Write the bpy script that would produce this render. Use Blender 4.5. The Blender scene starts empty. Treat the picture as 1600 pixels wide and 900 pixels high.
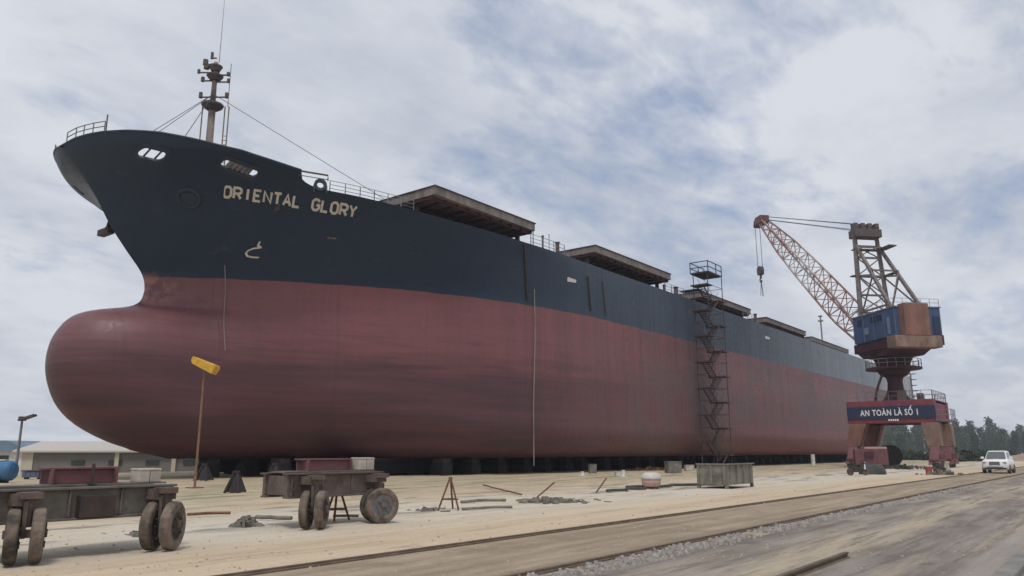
import bpy, math, random
from math import sin, cos, atan, atan2, tan, pi, sqrt, radians, hypot
from mathutils import Vector, Matrix, noise

rnd = random.Random(11)
S = bpy.context.scene
C = S.collection

# ------------------------------------------------------------------ camera
# world: X runs along the ship towards its stern, Y from the camera side towards the ship, Z up
FPX, PITCH, EYE = 1200.0, atan(256 / 1200.0), 1.7
HEAD = atan((1767 - 800) * cos(PITCH) / FPX)
FW = Vector((cos(HEAD) * cos(PITCH), sin(HEAD) * cos(PITCH), sin(PITCH)))
RT = Vector((sin(HEAD), -cos(HEAD), 0))
UP = RT.cross(FW)
cam_d = bpy.data.cameras.new('camera')
cam_d.sensor_width = 36
cam_d.lens = 36 * FPX / 1600
cam_d.clip_start, cam_d.clip_end = 0.1, 6000
cam = bpy.data.objects.new('camera', cam_d)
C.objects.link(cam)
cam.matrix_world = Matrix((
    (RT.x, UP.x, -FW.x, 0), (RT.y, UP.y, -FW.y, 0), (RT.z, UP.z, -FW.z, EYE), (0, 0, 0, 1)))
S.camera = cam

# ------------------------------------------------------------------ sky, sun, exposure
SUN_EL, SUN_AZ = radians(62), radians(215)          # azimuth of the sun in the XY plane, from +X
w = bpy.data.worlds.new('World')
S.world = w
w.use_nodes = True
nt = w.node_tree
nt.nodes.clear()


def N(tree, kind, **kw):
    n = tree.nodes.new(kind)
    for k, v in kw.items():
        if k.startswith('i_'):
            n.inputs[k[2:].replace('_', ' ')].default_value = v
        else:
            setattr(n, k, v)
    return n


def ramp(tree, src, stops):
    n = tree.nodes.new('ShaderNodeValToRGB')
    el = n.color_ramp.elements
    while len(el) < len(stops):
        el.new(0.5)
    for e, (p, c) in zip(el, stops):
        e.position = p
        e.color = (c, c, c, 1) if isinstance(c, (int, float)) else (*c, 1)
    tree.links.new(src, n.inputs[0])
    return n.outputs[0]


def mix(tree, fac, a, b, mode='MIX'):
    n = tree.nodes.new('ShaderNodeMix')
    n.data_type = 'RGBA'
    n.blend_type = mode
    n.clamp_factor = True
    for sock, val in ((n.inputs[0], fac), (n.inputs[6], a), (n.inputs[7], b)):
        if isinstance(val, bpy.types.NodeSocket):
            tree.links.new(val, sock)
        elif isinstance(val, (int, float)):
            sock.default_value = val
        else:
            sock.default_value = (*val, 1)
    return n.outputs[2]


def mth(tree, op, a, b=0.0, c=None, clamp=False):
    n = tree.nodes.new('ShaderNodeMath')
    n.operation = op
    n.use_clamp = clamp
    for i, v in enumerate((a, b) if c is None else (a, b, c)):
        if isinstance(v, bpy.types.NodeSocket):
            tree.links.new(v, n.inputs[i])
        else:
            n.inputs[i].default_value = v
    return n.outputs[0]


def mapped(tree, vec, scale=(1, 1, 1), loc=(0, 0, 0), rot=(0, 0, 0)):
    n = tree.nodes.new('ShaderNodeMapping')
    n.inputs['Scale'].default_value = scale
    n.inputs['Location'].default_value = loc
    n.inputs['Rotation'].default_value = rot
    tree.links.new(vec, n.inputs[0])
    return n.outputs[0]


def nz(tree, vec, scale, detail=4, rough=0.55, dist=0.0):
    n = tree.nodes.new('ShaderNodeTexNoise')
    n.inputs['Scale'].default_value = scale
    n.inputs['Detail'].default_value = detail
    n.inputs['Roughness'].default_value = rough
    n.inputs['Distortion'].default_value = dist
    tree.links.new(vec, n.inputs['Vector'])
    return n.outputs['Fac']


sky = N(nt, 'ShaderNodeTexSky', sky_type='NISHITA', sun_disc=False)
sky.sun_elevation = SUN_EL
sky.sun_rotation = pi / 2 - SUN_AZ
sky.dust_density = 2.0
tc = N(nt, 'ShaderNodeTexCoord')
sx = N(nt, 'ShaderNodeSeparateXYZ')
nt.links.new(tc.outputs['Generated'], sx.inputs[0])
zc = mth(nt, 'ADD', mth(nt, 'MAXIMUM', sx.outputs[2], 0.0), 0.22)
cb = N(nt, 'ShaderNodeCombineXYZ')
nt.links.new(mth(nt, 'DIVIDE', sx.outputs[0], zc), cb.inputs[0])
nt.links.new(mth(nt, 'DIVIDE', sx.outputs[1], zc), cb.inputs[1])
CL = cb.outputs[0]
cl_big = nz(nt, mapped(nt, CL, (1.0, 1.0, 1), (16.9, 1.1, 0)), 0.75, 3, 0.5)
cl_mid = nz(nt, mapped(nt, CL, (1.0, 1.35, 1), (31.5, 12.6, 0), (0, 0, 0.5)), 2.1, 6, 0.58, 0.25)
cl_fine = nz(nt, mapped(nt, CL, (1.0, 1.6, 1), (1.3, 4.2, 0), (0, 0, 0.6)), 7.0, 5, 0.6, 0.3)
dens = mth(nt, 'ADD', mth(nt, 'MULTIPLY', cl_big, 0.6), mth(nt, 'MULTIPLY', cl_mid, 0.62))
dens = mth(nt, 'ADD', dens, mth(nt, 'MULTIPLY', mth(nt, 'SUBTRACT', cl_fine, 0.5), 0.33))
dens = mth(nt, 'ADD', dens, 0.065)
# the weather: cloud bank to the left of the ship's bow, a thinner patch in the middle, high veil to the right
dp = N(nt, 'ShaderNodeVectorMath', operation='DOT_PRODUCT')
nt.links.new(tc.outputs['Generated'], dp.inputs[0])
dp.inputs[1].default_value = RT
lat = ramp(nt, mth(nt, 'ADD', mth(nt, 'MULTIPLY', dp.outputs['Value'], 0.5), 0.5), [(0.30, 0.62), (0.42, 0.58), (0.48, 0.44), (0.60, 0.42), (0.70, 0.53)])
dens = mth(nt, 'ADD', dens, mth(nt, 'MULTIPLY', mth(nt, 'SUBTRACT', lat, 0.48), 0.9))
cover = ramp(nt, dens, [(0.55, 0.20), (0.63, 0.58), (0.72, 0.97)])
# denser, whiter veil towards the horizon
veil = ramp(nt, sx.outputs[2], [(0.0, 1.0), (0.10, 0.72), (0.30, 0.12), (0.5, 0.0)])
cover = mth(nt, 'MAXIMUM', cover, veil)
tone = mth(nt, 'ADD', mth(nt, 'MULTIPLY', nz(nt, mapped(nt, CL, (1, 1.2, 1), (5.2, 0.4, 0)), 1.6, 6, 0.6, 0.2), 0.6), mth(nt, 'MULTIPLY', dens, 0.32))
cloud_c = mix(nt, ramp(nt, tone, [(0.42, 0.0), (0.60, 1.0)]), (4.35, 4.75, 5.5), (6.25, 6.5, 7.0))
blue = mix(nt, 0.6, sky.outputs[0], (3.1, 3.8, 5.6))
skyc = mix(nt, cover, blue, cloud_c)
bg = N(nt, 'ShaderNodeBackground')
bg.inputs[1].default_value = 0.1
nt.links.new(skyc, bg.inputs[0])
wo = N(nt, 'ShaderNodeOutputWorld')
nt.links.new(bg.outputs[0], wo.inputs[0])

sd = bpy.data.lights.new('sun', 'SUN')
sd.energy = 1.5
sd.angle = radians(14)
sd.color = (1.0, 0.94, 0.85)
sun = bpy.data.objects.new('sun', sd)
C.objects.link(sun)
sun.rotation_euler = Vector((cos(SUN_AZ) * cos(SUN_EL), sin(SUN_AZ) * cos(SUN_EL), sin(SUN_EL))).to_track_quat('Z', 'Y').to_euler()

S.view_settings.view_transform = 'Standard'
S.view_settings.look = 'None'
S.view_settings.gamma = 1
S.view_settings.exposure = 0.18
S.view_settings.use_curve_mapping = False
S.render.engine = 'CYCLES'
S.cycles.max_bounces = 6
S.cycles.use_denoising = True


# ------------------------------------------------------------------ helpers: pixel -> world
def ray(x, y):
    return FW + RT * (x - 800) / FPX - UP * (y - 450) / FPX


def on_z(x, y, z=0.0):
    r = ray(x, y)
    return Vector((0, 0, EYE)) + r * ((z - EYE) / r.z)


def on_v(x, y, v):
    r = ray(x, y)
    return Vector((0, 0, EYE)) + r * (v / r.y)


# ------------------------------------------------------------------ helpers: materials
MATS = {}


def mat(name, col, rough=0.7, metal=0.0, col2=None, scale=2.0, stretch=(1, 1, 1), bump=0.0, lo=0.38, hi=0.66, spots=None, spec=0.3):
    m = bpy.data.materials.new(name)
    m.use_nodes = True
    t = m.node_tree
    b = t.nodes['Principled BSDF']
    b.inputs['Roughness'].default_value = rough
    b.inputs['Metallic'].default_value = metal
    b.inputs['Specular IOR Level'].default_value = spec
    b.inputs['Base Color'].default_value = (*col, 1)
    if col2 is not None:
        co = N(t, 'ShaderNodeTexCoord').outputs['Object']
        f = nz(t, mapped(t, co, stretch), scale, 6, 0.62)
        c = mix(t, ramp(t, f, [(lo, 0.0), (hi, 1.0)]), col, col2)
        if spots:
            f2 = nz(t, mapped(t, co, (1, 1, 1), (7, 3, 1)), scale * 3.1, 5, 0.7)
            c = mix(t, ramp(t, f2, [(0.58, 0.0), (0.66, 0.9)]), c, spots)
        t.links.new(c, b.inputs['Base Color'])
        if bump:
            f3 = nz(t, co, scale * 6, 4, 0.6)
            bn = N(t, 'ShaderNodeBump')
            bn.inputs['Strength'].default_value = bump
            bn.inputs['Distance'].default_value = 0.05
            t.links.new(f3, bn.inputs['Height'])
            t.links.new(bn.outputs[0], b.inputs['Normal'])
    MATS[name] = m
    return m


mat('scaffold_steel', (0.055, 0.042, 0.045), 0.7, 0.0, (0.09, 0.06, 0.055), 2.0)
mat('dark_steel', (0.045, 0.04, 0.04), 0.6, 0.2, (0.10, 0.06, 0.045), 3.0)
mat('rusty_steel', (0.12, 0.06, 0.04), 0.85, 0.0, (0.22, 0.11, 0.06), 4.0, bump=0.2)
mat('grey_steel', (0.20, 0.195, 0.18), 0.7, 0.1, (0.11, 0.10, 0.09), 2.5, spots=(0.14, 0.07, 0.04))
mat('cart_grey', (0.16, 0.15, 0.13), 0.85, 0.0, (0.09, 0.08, 0.07), 2.5, spots=(0.12, 0.07, 0.05), bump=0.1)
mat('cart_brown', (0.15, 0.115, 0.10), 0.85, 0.0, (0.085, 0.062, 0.055), 3, spots=(0.19, 0.16, 0.13), bump=0.1)
mat('maroon_paint', (0.19, 0.075, 0.085), 0.65, 0.0, (0.12, 0.055, 0.06), 2.2, spots=(0.10, 0.06, 0.05))
mat('maroon_dark', (0.085, 0.03, 0.042), 0.65, 0.0, (0.05, 0.022, 0.03), 1.4)
mat('red_paint', (0.22, 0.055, 0.07), 0.6, 0.0, (0.14, 0.045, 0.06), 1.5)
mat('blue_paint', (0.055, 0.105, 0.22), 0.6, 0.0, (0.04, 0.07, 0.15), 0.8, stretch=(1, 1, 0.35), spots=(0.08, 0.09, 0.12))
mat('navy_paint', (0.022, 0.035, 0.085), 0.55, 0.0, (0.03, 0.04, 0.075), 1.0)
mat('brown_plate', (0.26, 0.135, 0.105), 0.8, 0.0, (0.17, 0.085, 0.07), 1.2, stretch=(1, 1, 0.4))
mat('tan_plate', (0.29, 0.20, 0.155), 0.8, 0.0, (0.16, 0.105, 0.085), 1.3, stretch=(1, 1, 0.4), spots=(0.13, 0.07, 0.05))
mat('boom_red', (0.38, 0.25, 0.22), 0.7, 0.0, (0.24, 0.14, 0.12), 1.0)
mat('boom_white', (0.48, 0.45, 0.44), 0.7, 0.0, (0.36, 0.30, 0.28), 1.0)
mat('frame_grey', (0.24, 0.24, 0.25), 0.6, 0.1, (0.14, 0.13, 0.14), 1.0)
mat('aframe_rust', (0.21, 0.19, 0.185), 0.75, 0.0, (0.13, 0.085, 0.075), 1.6)
mat('column_grey', (0.50, 0.50, 0.48), 0.6, 0.0, (0.38, 0.38, 0.38), 0.8, stretch=(1, 1, 0.3))
mat('cable', (0.05, 0.05, 0.055), 0.6)
mat('rope_pale', (0.30, 0.27, 0.24), 0.9)
mat('white_paint', (0.72, 0.71, 0.69), 0.5, 0.0, (0.55, 0.53, 0.50), 3.0)
mat('lettering', (0.66, 0.62, 0.56), 0.7, 0.0, (0.44, 0.40, 0.36), 4.0, lo=0.45, hi=0.75)
mat('sign_white', (0.78, 0.78, 0.80), 0.6)
mat('hatch_skirt', (0.25, 0.22, 0.20), 0.75, 0.0, (0.14, 0.12, 0.11), 1.6, stretch=(1, 1, 0.3), spots=(0.12, 0.07, 0.05))
mat('hatch_top', (0.11, 0.08, 0.075), 0.8, 0.0, (0.07, 0.045, 0.045), 1.0)
mat('hull_navy', (0.026, 0.042, 0.066), 0.5, 0.0, (0.035, 0.052, 0.075), 1.0)
mat('mast_brown', (0.27, 0.22, 0.19), 0.75, 0.0, (0.15, 0.12, 0.105), 2.0, stretch=(1, 1, 0.5))
mat('mast_dark', (0.085, 0.07, 0.07), 0.7, 0.0, (0.13, 0.10, 0.09), 3.0)
mat('yellow_paint', (0.66, 0.40, 0.06), 0.55, 0.0, (0.50, 0.27, 0.04), 4.0)
mat('pole_orange', (0.27, 0.15, 0.085), 0.7, 0.0, (0.17, 0.085, 0.06), 3.0)
mat('glass_lens', (0.30, 0.32, 0.33), 0.15, 0.0, spec=0.5)
mat('car_white', (0.80, 0.80, 0.81), 0.3, 0.0, spec=0.5)
mat('car_glass', (0.11, 0.12, 0.125), 0.08, 0.0, spec=0.8)
mat('car_black', (0.02, 0.02, 0.02), 0.5)
mat('bike_dark', (0.04, 0.042, 0.045), 0.4)
mat('car_grille', (0.16, 0.16, 0.18), 0.35, 0.3)
mat('rubber', (0.055, 0.048, 0.044), 0.9, 0.0, (0.19, 0.15, 0.115), 4.0, bump=0.2)
mat('rubber_dusty', (0.22, 0.175, 0.14), 0.95, 0.0, (0.075, 0.062, 0.055), 4.0, bump=0.25)
mat('rim_grey', (0.10, 0.12, 0.14), 0.55, 0.2, (0.06, 0.06, 0.065), 4.0)
mat('rim_blue', (0.12, 0.135, 0.155), 0.7, 0.0, (0.14, 0.115, 0.095), 4.0)
mat('rim_rust', (0.085, 0.06, 0.05), 0.85, 0.0, (0.05, 0.038, 0.034), 4.0)
mat('timber_white', (0.52, 0.47, 0.40), 0.85, 0.0, (0.36, 0.31, 0.26), 3.0)
mat('timber', (0.20, 0.15, 0.10), 0.9, 0.0, (0.12, 0.085, 0.06), 2.0, stretch=(0.4, 3, 3))
mat('crate_grey', (0.24, 0.23, 0.19), 0.85, 0.0, (0.14, 0.13, 0.11), 2.5, stretch=(1, 1, 0.6), spots=(0.10, 0.08, 0.06), bump=0.2)
mat('crate_dark', (0.12, 0.11, 0.095), 0.85, 0.0, (0.20, 0.19, 0.16), 2.5)
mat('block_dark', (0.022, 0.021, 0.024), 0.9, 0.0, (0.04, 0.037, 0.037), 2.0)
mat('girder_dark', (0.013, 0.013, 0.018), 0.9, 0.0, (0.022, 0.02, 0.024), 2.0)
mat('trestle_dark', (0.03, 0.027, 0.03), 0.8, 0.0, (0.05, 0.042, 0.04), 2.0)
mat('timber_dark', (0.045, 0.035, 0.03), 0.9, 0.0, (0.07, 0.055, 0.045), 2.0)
mat('concrete', (0.26, 0.25, 0.235), 0.9, 0.0, (0.17, 0.16, 0.15), 2.0, bump=0.2)
mat('pink_cover', (0.52, 0.36, 0.31), 0.85, 0.0, (0.42, 0.27, 0.23), 3.0, bump=0.2)
mat('pale_cover', (0.60, 0.56, 0.53), 0.85, 0.0, (0.48, 0.44, 0.41), 3.0, bump=0.2)
mat('wall_grey', (0.17, 0.165, 0.16), 0.9, 0.0, (0.155, 0.15, 0.14), 0.5, stretch=(1, 1, 0.4))
mat('wall_cream', (0.50, 0.46, 0.37), 0.9, 0.0, (0.42, 0.38, 0.31), 0.7)
mat('roof_pale', (0.47, 0.45, 0.42), 0.75, 0.0, (0.48, 0.44, 0.39), 0.4)
mat('roof_blue', (0.17, 0.24, 0.32), 0.6, 0.0, (0.13, 0.19, 0.26), 0.8)
mat('window_dark', (0.02, 0.035, 0.03), 0.25, 0.0, spec=0.5)
mat('tank_blue', (0.06, 0.17, 0.32), 0.5, 0.0, (0.04, 0.11, 0.22), 1.2)
mat('bin_blue', (0.12, 0.145, 0.22), 0.6, 0.0, (0.08, 0.10, 0.17), 2.0)
mat('debris', (0.13, 0.12, 0.105), 0.9, 0.0, (0.24, 0.22, 0.19), 3.0)
mat('tarp_green', (0.05, 0.06, 0.055), 0.8, 0.0, (0.08, 0.085, 0.08), 2.5, bump=0.3)
mat('red_can', (0.34, 0.06, 0.07), 0.6)
mat('bark', (0.12, 0.095, 0.075), 0.9, 0.0, (0.07, 0.055, 0.045), 3.0)
mat('leaf_a', (0.095, 0.12, 0.08), 0.8, 0.0, (0.045, 0.068, 0.045), 0.6, lo=0.42, hi=0.58)
mat('leaf_b', (0.12, 0.14, 0.092), 0.8, 0.0, (0.055, 0.075, 0.048), 0.6, lo=0.42, hi=0.58)
mat('leaf_c', (0.055, 0.078, 0.05), 0.8, 0.0, (0.032, 0.05, 0.034), 0.6, lo=0.42, hi=0.58)
mat('rail_steel', (0.11, 0.08, 0.06), 0.75, 0.0, (0.17, 0.125, 0.09), 3.0)
mat('ballast_stone', (0.40, 0.37, 0.34), 0.95, 0.0, (0.22, 0.20, 0.18), 9.0)


# ------------------------------------------------------------------ helpers: mesh builder
class MB:
    def __init__(self):
        self.v, self.f = [], []

    def add(self, vs, fs):
        o = len(self.v)
        self.v += [tuple(p) for p in vs]
        self.f += [tuple(i + o for i in q) for q in fs]
        return self

    def box(self, c, s, rz=0.0, M=None, taper=1.0):
        hx, hy, hz = s[0] / 2, s[1] / 2, s[2] / 2
        M = M or Matrix.Rotation(rz, 3, 'Z')
        vs = []
        for z in (-hz, hz):
            k = taper if z > 0 else 1.0
            for x, y in ((-hx, -hy), (hx, -hy), (hx, hy), (-hx, hy)):
                vs.append(Vector(c) + M @ Vector((x * k, y * k, z)))
        return self.add(vs, [(3, 2, 1, 0), (4, 5, 6, 7), (0, 1, 5, 4), (1, 2, 6, 5), (2, 3, 7, 6), (3, 0, 4, 7)])

    def bar(self, p, q, a, b=None, up=(0, 0, 1)):
        p, q = Vector(p), Vector(q)
        b = b or a
        d = (q - p).normalized()
        s = d.cross(Vector(up))
        if s.length < 1e-4:
            s = d.cross(Vector((1, 0, 0)))
        s.normalize()
        t = s.cross(d)
        vs = [o + s * (i * a / 2) + t * (j * b / 2) for o in (p, q) for i, j in ((-1, -1), (1, -1), (1, 1), (-1, 1))]
        return self.add(vs, [(0, 1, 2, 3), (7, 6, 5, 4), (4, 5, 1, 0), (5, 6, 2, 1), (6, 7, 3, 2), (7, 4, 0, 3)])

    def cyl(self, p, q, r, n=10, r2=None, cap=True):
        p, q = Vector(p), Vector(q)
        r2 = r if r2 is None else r2
        d = (q - p).normalized()
        s = d.cross(Vector((0, 0, 1)))
        if s.length < 1e-4:
            s = Vector((1, 0, 0))
        s.normalize()
        t = s.cross(d)
        vs = []
        for o, rr in ((p, r), (q, r2)):
            for k in range(n):
                a = 2 * pi * k / n
                vs.append(o + s * (cos(a) * rr) + t * (sin(a) * rr))
        fs = [(k, (k + 1) % n, n + (k + 1) % n, n + k) for k in range(n)]
        if cap:
            fs += [tuple(range(n - 1, -1, -1)), tuple(range(n, 2 * n))]
        return self.add(vs, fs)

    def path(self, pts, r, n=6):
        pts = [Vector(p) for p in pts]
        vs, fs = [], []
        for i, p in enumerate(pts):
            d = (pts[min(i + 1, len(pts) - 1)] - pts[max(i - 1, 0)]).normalized()
            s = d.cross(Vector((0, 0, 1)))
            if s.length < 1e-3:
                s = Vector((1, 0, 0))
            s.normalize()
            t = s.cross(d)
            for k in range(n):
                a = 2 * pi * k / n
                vs.append(p + s * (cos(a) * r) + t * (sin(a) * r))
        for i in range(len(pts) - 1):
            for k in range(n):
                fs.append((i * n + k, i * n + (k + 1) % n, (i + 1) * n + (k + 1) % n, (i + 1) * n + k))
        fs += [tuple(range(n - 1, -1, -1)), tuple(range((len(pts) - 1) * n, len(pts) * n))]
        return self.add(vs, fs)

    def prism(self, poly, p0, ax, ay, az, depth):
        """poly in (ax, ay) plane, extruded along az by depth"""
        p0, ax, ay, az = Vector(p0), Vector(ax), Vector(ay), Vector(az)
        n = len(poly)
        vs = [p0 + ax * a + ay * b + az * e for e in (0, depth) for a, b in poly]
        fs = [tuple(range(n - 1, -1, -1)), tuple(range(n, 2 * n))]
        fs += [(k, (k + 1) % n, n + (k + 1) % n, n + k) for k in range(n)]
        return self.add(vs, fs)

    def lathe(self, c, prof, n=20, axis='Z', d=None):
        """prof: (radius, height) pairs; axis vector d"""
        c = Vector(c)
        d = Vector(d) if d is not None else Vector((0, 0, 1))
        d.normalize()
        s = d.cross(Vector((0, 0, 1)))
        if s.length < 1e-4:
            s = Vector((1, 0, 0))
        s.normalize()
        t = s.cross(d)
        vs, fs = [], []
        for r, h in prof:
            for k in range(n):
                a = 2 * pi * k / n
                vs.append(c + d * h + s * (cos(a) * r) + t * (sin(a) * r))
        for i in range(len(prof) - 1):
            for k in range(n):
                fs.append((i * n + k, i * n + (k + 1) % n, (i + 1) * n + (k + 1) % n, (i + 1) * n + k))
        fs += [tuple(range(n - 1, -1, -1)), tuple(range((len(prof) - 1) * n, len(prof) * n))]
        return self.add(vs, fs)

    def build(self, name, material, parent=None, world=True, smooth=False, bevel=0.0, label=None):
        """vertices are world coordinates when world=True: they are moved into the parent's space"""
        me = bpy.data.meshes.new(name)
        vs = self.v
        if parent is not None and world:
            W = Matrix.Identity(4)
            o = parent
            while o is not None:
                W = Matrix.LocRotScale(o.location, o.rotation_euler, None) @ W
                o = o.parent
            Wi = W.inverted()
            vs = [tuple(Wi @ Vector(p)) for p in vs]
        elif parent is None and world and vs:
            n = len(vs)
            base = Vector((sum(p[0] for p in vs) / n, sum(p[1] for p in vs) / n, min(p[2] for p in vs)))
            vs = [tuple(Vector(p) - base) for p in vs]
        me.from_pydata(vs, [], self.f)
        me.validate()
        import bmesh
        bm = bmesh.new()
        bm.from_mesh(me)
        bmesh.ops.recalc_face_normals(bm, faces=bm.faces)
        bm.to_mesh(me)
        bm.free()
        ob = bpy.data.objects.new(name, me)
        C.objects.link(ob)
        if material is not None:
            me.materials.append(MATS[material] if isinstance(material, str) else material)
        if parent is not None:
            ob.parent = parent
        elif world and self.v:
            ob.location = base
        if smooth:
            for p in me.polygons:
                p.use_smooth = True
        if bevel:
            md = ob.modifiers.new('bevel', 'BEVEL')
            md.width = bevel
            md.segments = 2
            md.limit_method = 'ANGLE'
        if label:
            ob['label'] = label
        return ob


def tag(o, label, cat=None, group=None, kind=None):
    o['label'] = label
    if cat:
        o['category'] = cat
    if group:
        o['group'] = group
    if kind:
        o['kind'] = kind
    return o


def struct(o, label=None):
    o['kind'] = 'structure'
    if label:
        o['label'] = label
    return o


def thing(name, loc, label, cat, group=None, rz=0.0):
    o = bpy.data.objects.new(name, None)
    o.empty_display_size = 0.3
    C.objects.link(o)
    o.location = loc
    o.rotation_euler = (0, 0, rz)
    return tag(o, label, cat, group)


def copy_tree(o, parent=None):
    c = o.copy()
    C.objects.link(c)
    c.parent = parent
    for ch in list(o.children):
        copy_tree(ch, c)
    return c


def interp(tab, x):
    if x <= tab[0][0]:
        return tab[0][1]
    for (a, fa), (b, fb) in zip(tab, tab[1:]):
        if x <= b:
            return fa + (fb - fa) * (x - a) / (b - a)
    return tab[-1][1]


def smooth01(t):
    t = max(0.0, min(1.0, t))
    return t * t * (3 - 2 * t)


# ------------------------------------------------------------------ ground
def axis(lo, hi, dense_lo, dense_hi, step, grow=1.25):
    a = []
    x = dense_lo
    while x <= dense_hi:
        a.append(x)
        x += step
    s = step
    while a[-1] < hi:
        s *= grow
        a.append(a[-1] + s)
    s = step
    while a[0] > lo:
        s *= grow
        a.insert(0, a[0] - s)
    return a


def ground_z(x, y):
    z = 0.0
    z -= 1.6 * smooth01((y - 66) / 14) * (1 - smooth01((x - 25) / 40))
    if 0 < x < 120 and -6 < y < 60:
        k = smooth01((y - 10.6) / 3)
        z += k * 0.05 * noise.noise(Vector((x * 0.35, y * 0.5, 0.3)))
        z += k * 0.025 * noise.noise(Vector((x * 1.1, y * 1.7, 4.3)))
        # shallow cart ruts running along the yard
        z -= k * 0.03 * max(0.0, noise.noise(Vector((x * 0.06, y * 1.9, 9.1))))
    return z


xs, ys = axis(-1500, 3000, -2, 60, 0.5), axis(-1500, 2500, -8, 60, 0.5)
gm = MB()
gm.v = [(x, y, ground_z(x, y)) for x in xs for y in ys]
ny = len(ys)
gm.f = [(i * ny + j, (i + 1) * ny + j, (i + 1) * ny + j + 1, i * ny + j + 1) for i in range(len(xs) - 1) for j in range(ny - 1)]


def ground_material():
    m = bpy.data.materials.new('yard_sand')
    m.use_nodes = True
    t = m.node_tree
    b = t.nodes['Principled BSDF']
    b.inputs['Roughness'].default_value = 0.95
    b.inputs['Specular IOR Level'].default_value = 0.15
    co = N(t, 'ShaderNodeTexCoord').outputs['Object']
    sp = N(t, 'ShaderNodeSeparateXYZ')
    t.links.new(co, sp.inputs[0])
    wob = nz(t, mapped(t, co, (0.12, 0.5, 1)), 1.0, 4)
    v = mth(t, 'ADD', sp.outputs[1], mth(t, 'MULTIPLY', mth(t, 'SUBTRACT', wob, 0.5), 2.2))
    streak = nz(t, mapped(t, co, (0.055, 0.9, 1)), 1.0, 6, 0.6)
    streak2 = nz(t, mapped(t, co, (0.16, 1.6, 1), (3, 8, 0)), 1.0, 6, 0.65)
    spot = nz(t, mapped(t, co, (0.5, 0.8, 1), (1, 5, 0)), 1.0, 6, 0.65)
    fine = nz(t, co, 6.0, 6, 0.7)
    sand = mix(t, ramp(t, streak, [(0.36, 0.0), (0.64, 1.0)]), (0.53, 0.415, 0.285), (0.62, 0.51, 0.37))
    sand = mix(t, ramp(t, streak2, [(0.52, 0.0), (0.66, 0.6)]), sand, (0.37, 0.29, 0.20))
    blots = nz(t, mapped(t, co, (0.35, 1.1, 1), (2, 7, 0)), 1.0, 8, 0.72)
    sand = mix(t, ramp(t, blots, [(0.57, 0.0), (0.66, 0.5)]), sand, (0.30, 0.24, 0.18))
    sand = mix(t, ramp(t, blots, [(0.28, 0.6), (0.40, 0.0)]), sand, (0.60, 0.53, 0.43))
    # pale dust where the carts stand, greyer and greener towards the ship
    pale = mth(t, 'MULTIPLY', ramp(t, mth(t, 'DIVIDE', v, 60), [(0.205, 0.0), (0.245, 1.0), (0.31, 1.0), (0.36, 0.0)]),
               ramp(t, streak2, [(0.36, 0.0), (0.52, 0.9)]))
    sand = mix(t, pale, sand, (0.60, 0.55, 0.47))
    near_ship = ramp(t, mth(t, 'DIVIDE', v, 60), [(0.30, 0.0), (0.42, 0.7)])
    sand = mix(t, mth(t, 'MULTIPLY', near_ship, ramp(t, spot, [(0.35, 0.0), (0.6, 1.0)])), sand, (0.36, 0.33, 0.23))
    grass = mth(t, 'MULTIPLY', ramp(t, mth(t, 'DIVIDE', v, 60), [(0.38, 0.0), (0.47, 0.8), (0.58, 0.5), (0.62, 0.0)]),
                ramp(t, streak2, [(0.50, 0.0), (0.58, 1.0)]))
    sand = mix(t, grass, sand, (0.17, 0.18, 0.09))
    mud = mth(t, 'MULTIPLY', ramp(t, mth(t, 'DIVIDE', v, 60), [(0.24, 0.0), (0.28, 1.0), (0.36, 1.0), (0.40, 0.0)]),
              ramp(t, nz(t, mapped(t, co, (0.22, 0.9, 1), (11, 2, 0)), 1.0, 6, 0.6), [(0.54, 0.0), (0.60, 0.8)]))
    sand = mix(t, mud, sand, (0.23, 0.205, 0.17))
    # the trodden strip between the two rails
    strip = mix(t, ramp(t, streak2, [(0.38, 0.0), (0.62, 1.0)]), (0.26, 0.205, 0.15), (0.40, 0.325, 0.235))
    strip = mix(t, ramp(t, spot, [(0.5, 0.0), (0.64, 0.7)]), strip, (0.23, 0.18, 0.135))
    v2 = mth(t, 'ADD', sp.outputs[1], mth(t, 'MULTIPLY', mth(t, 'SUBTRACT', spot, 0.5), 0.5))
    c = mix(t, ramp(t, mth(t, 'DIVIDE', v2, 20), [(0.485, 0.0), (0.515, 1.0)]), strip, sand)
    v3 = mth(t, 'ADD', sp.outputs[1], mth(t, 'MULTIPLY', mth(t, 'SUBTRACT', spot, 0.5), 0.16))
    rust = mth(t, 'MULTIPLY', ramp(t, mth(t, 'DIVIDE', v3, 20), [(0.4915, 0.0), (0.4965, 0.85), (0.503, 0.85), (0.508, 0.0)]), ramp(t, streak2, [(0.35, 0.5), (0.6, 1.0)]))
    c = mix(t, rust, c, (0.15, 0.105, 0.07))
    rust2 = mth(t, 'MULTIPLY', ramp(t, mth(t, 'DIVIDE', v3, 20), [(0.337, 0.0), (0.343, 0.8), (0.354, 0.6), (0.362, 0.0)]), ramp(t, streak2, [(0.35, 0.5), (0.6, 1.0)]))
    c = mix(t, rust2, c, (0.15, 0.11, 0.08))
    c = mix(t, ramp(t, fine, [(0.3, 0.0), (0.75, 0.35)]), c, mix(t, 0.5, c, (0.16, 0.13, 0.10)))
    grit = nz(t, mapped(t, co, (1, 1.6, 1), (4, 4, 4)), 11.0, 8, 0.8)
    c = mix(t, ramp(t, grit, [(0.54, 0.0), (0.62, 0.5)]), c, mix(t, 0.5, c, (0.10, 0.08, 0.06)))
    c = mix(t, ramp(t, grit, [(0.34, 0.45), (0.44, 0.0)]), c, (0.62, 0.56, 0.47))
    t.links.new(c, b.inputs['Base Color'])
    bn = N(t, 'ShaderNodeBump')
    bn.inputs['Strength'].default_value = 0.6
    bn.inputs['Distance'].default_value = 0.06
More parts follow.
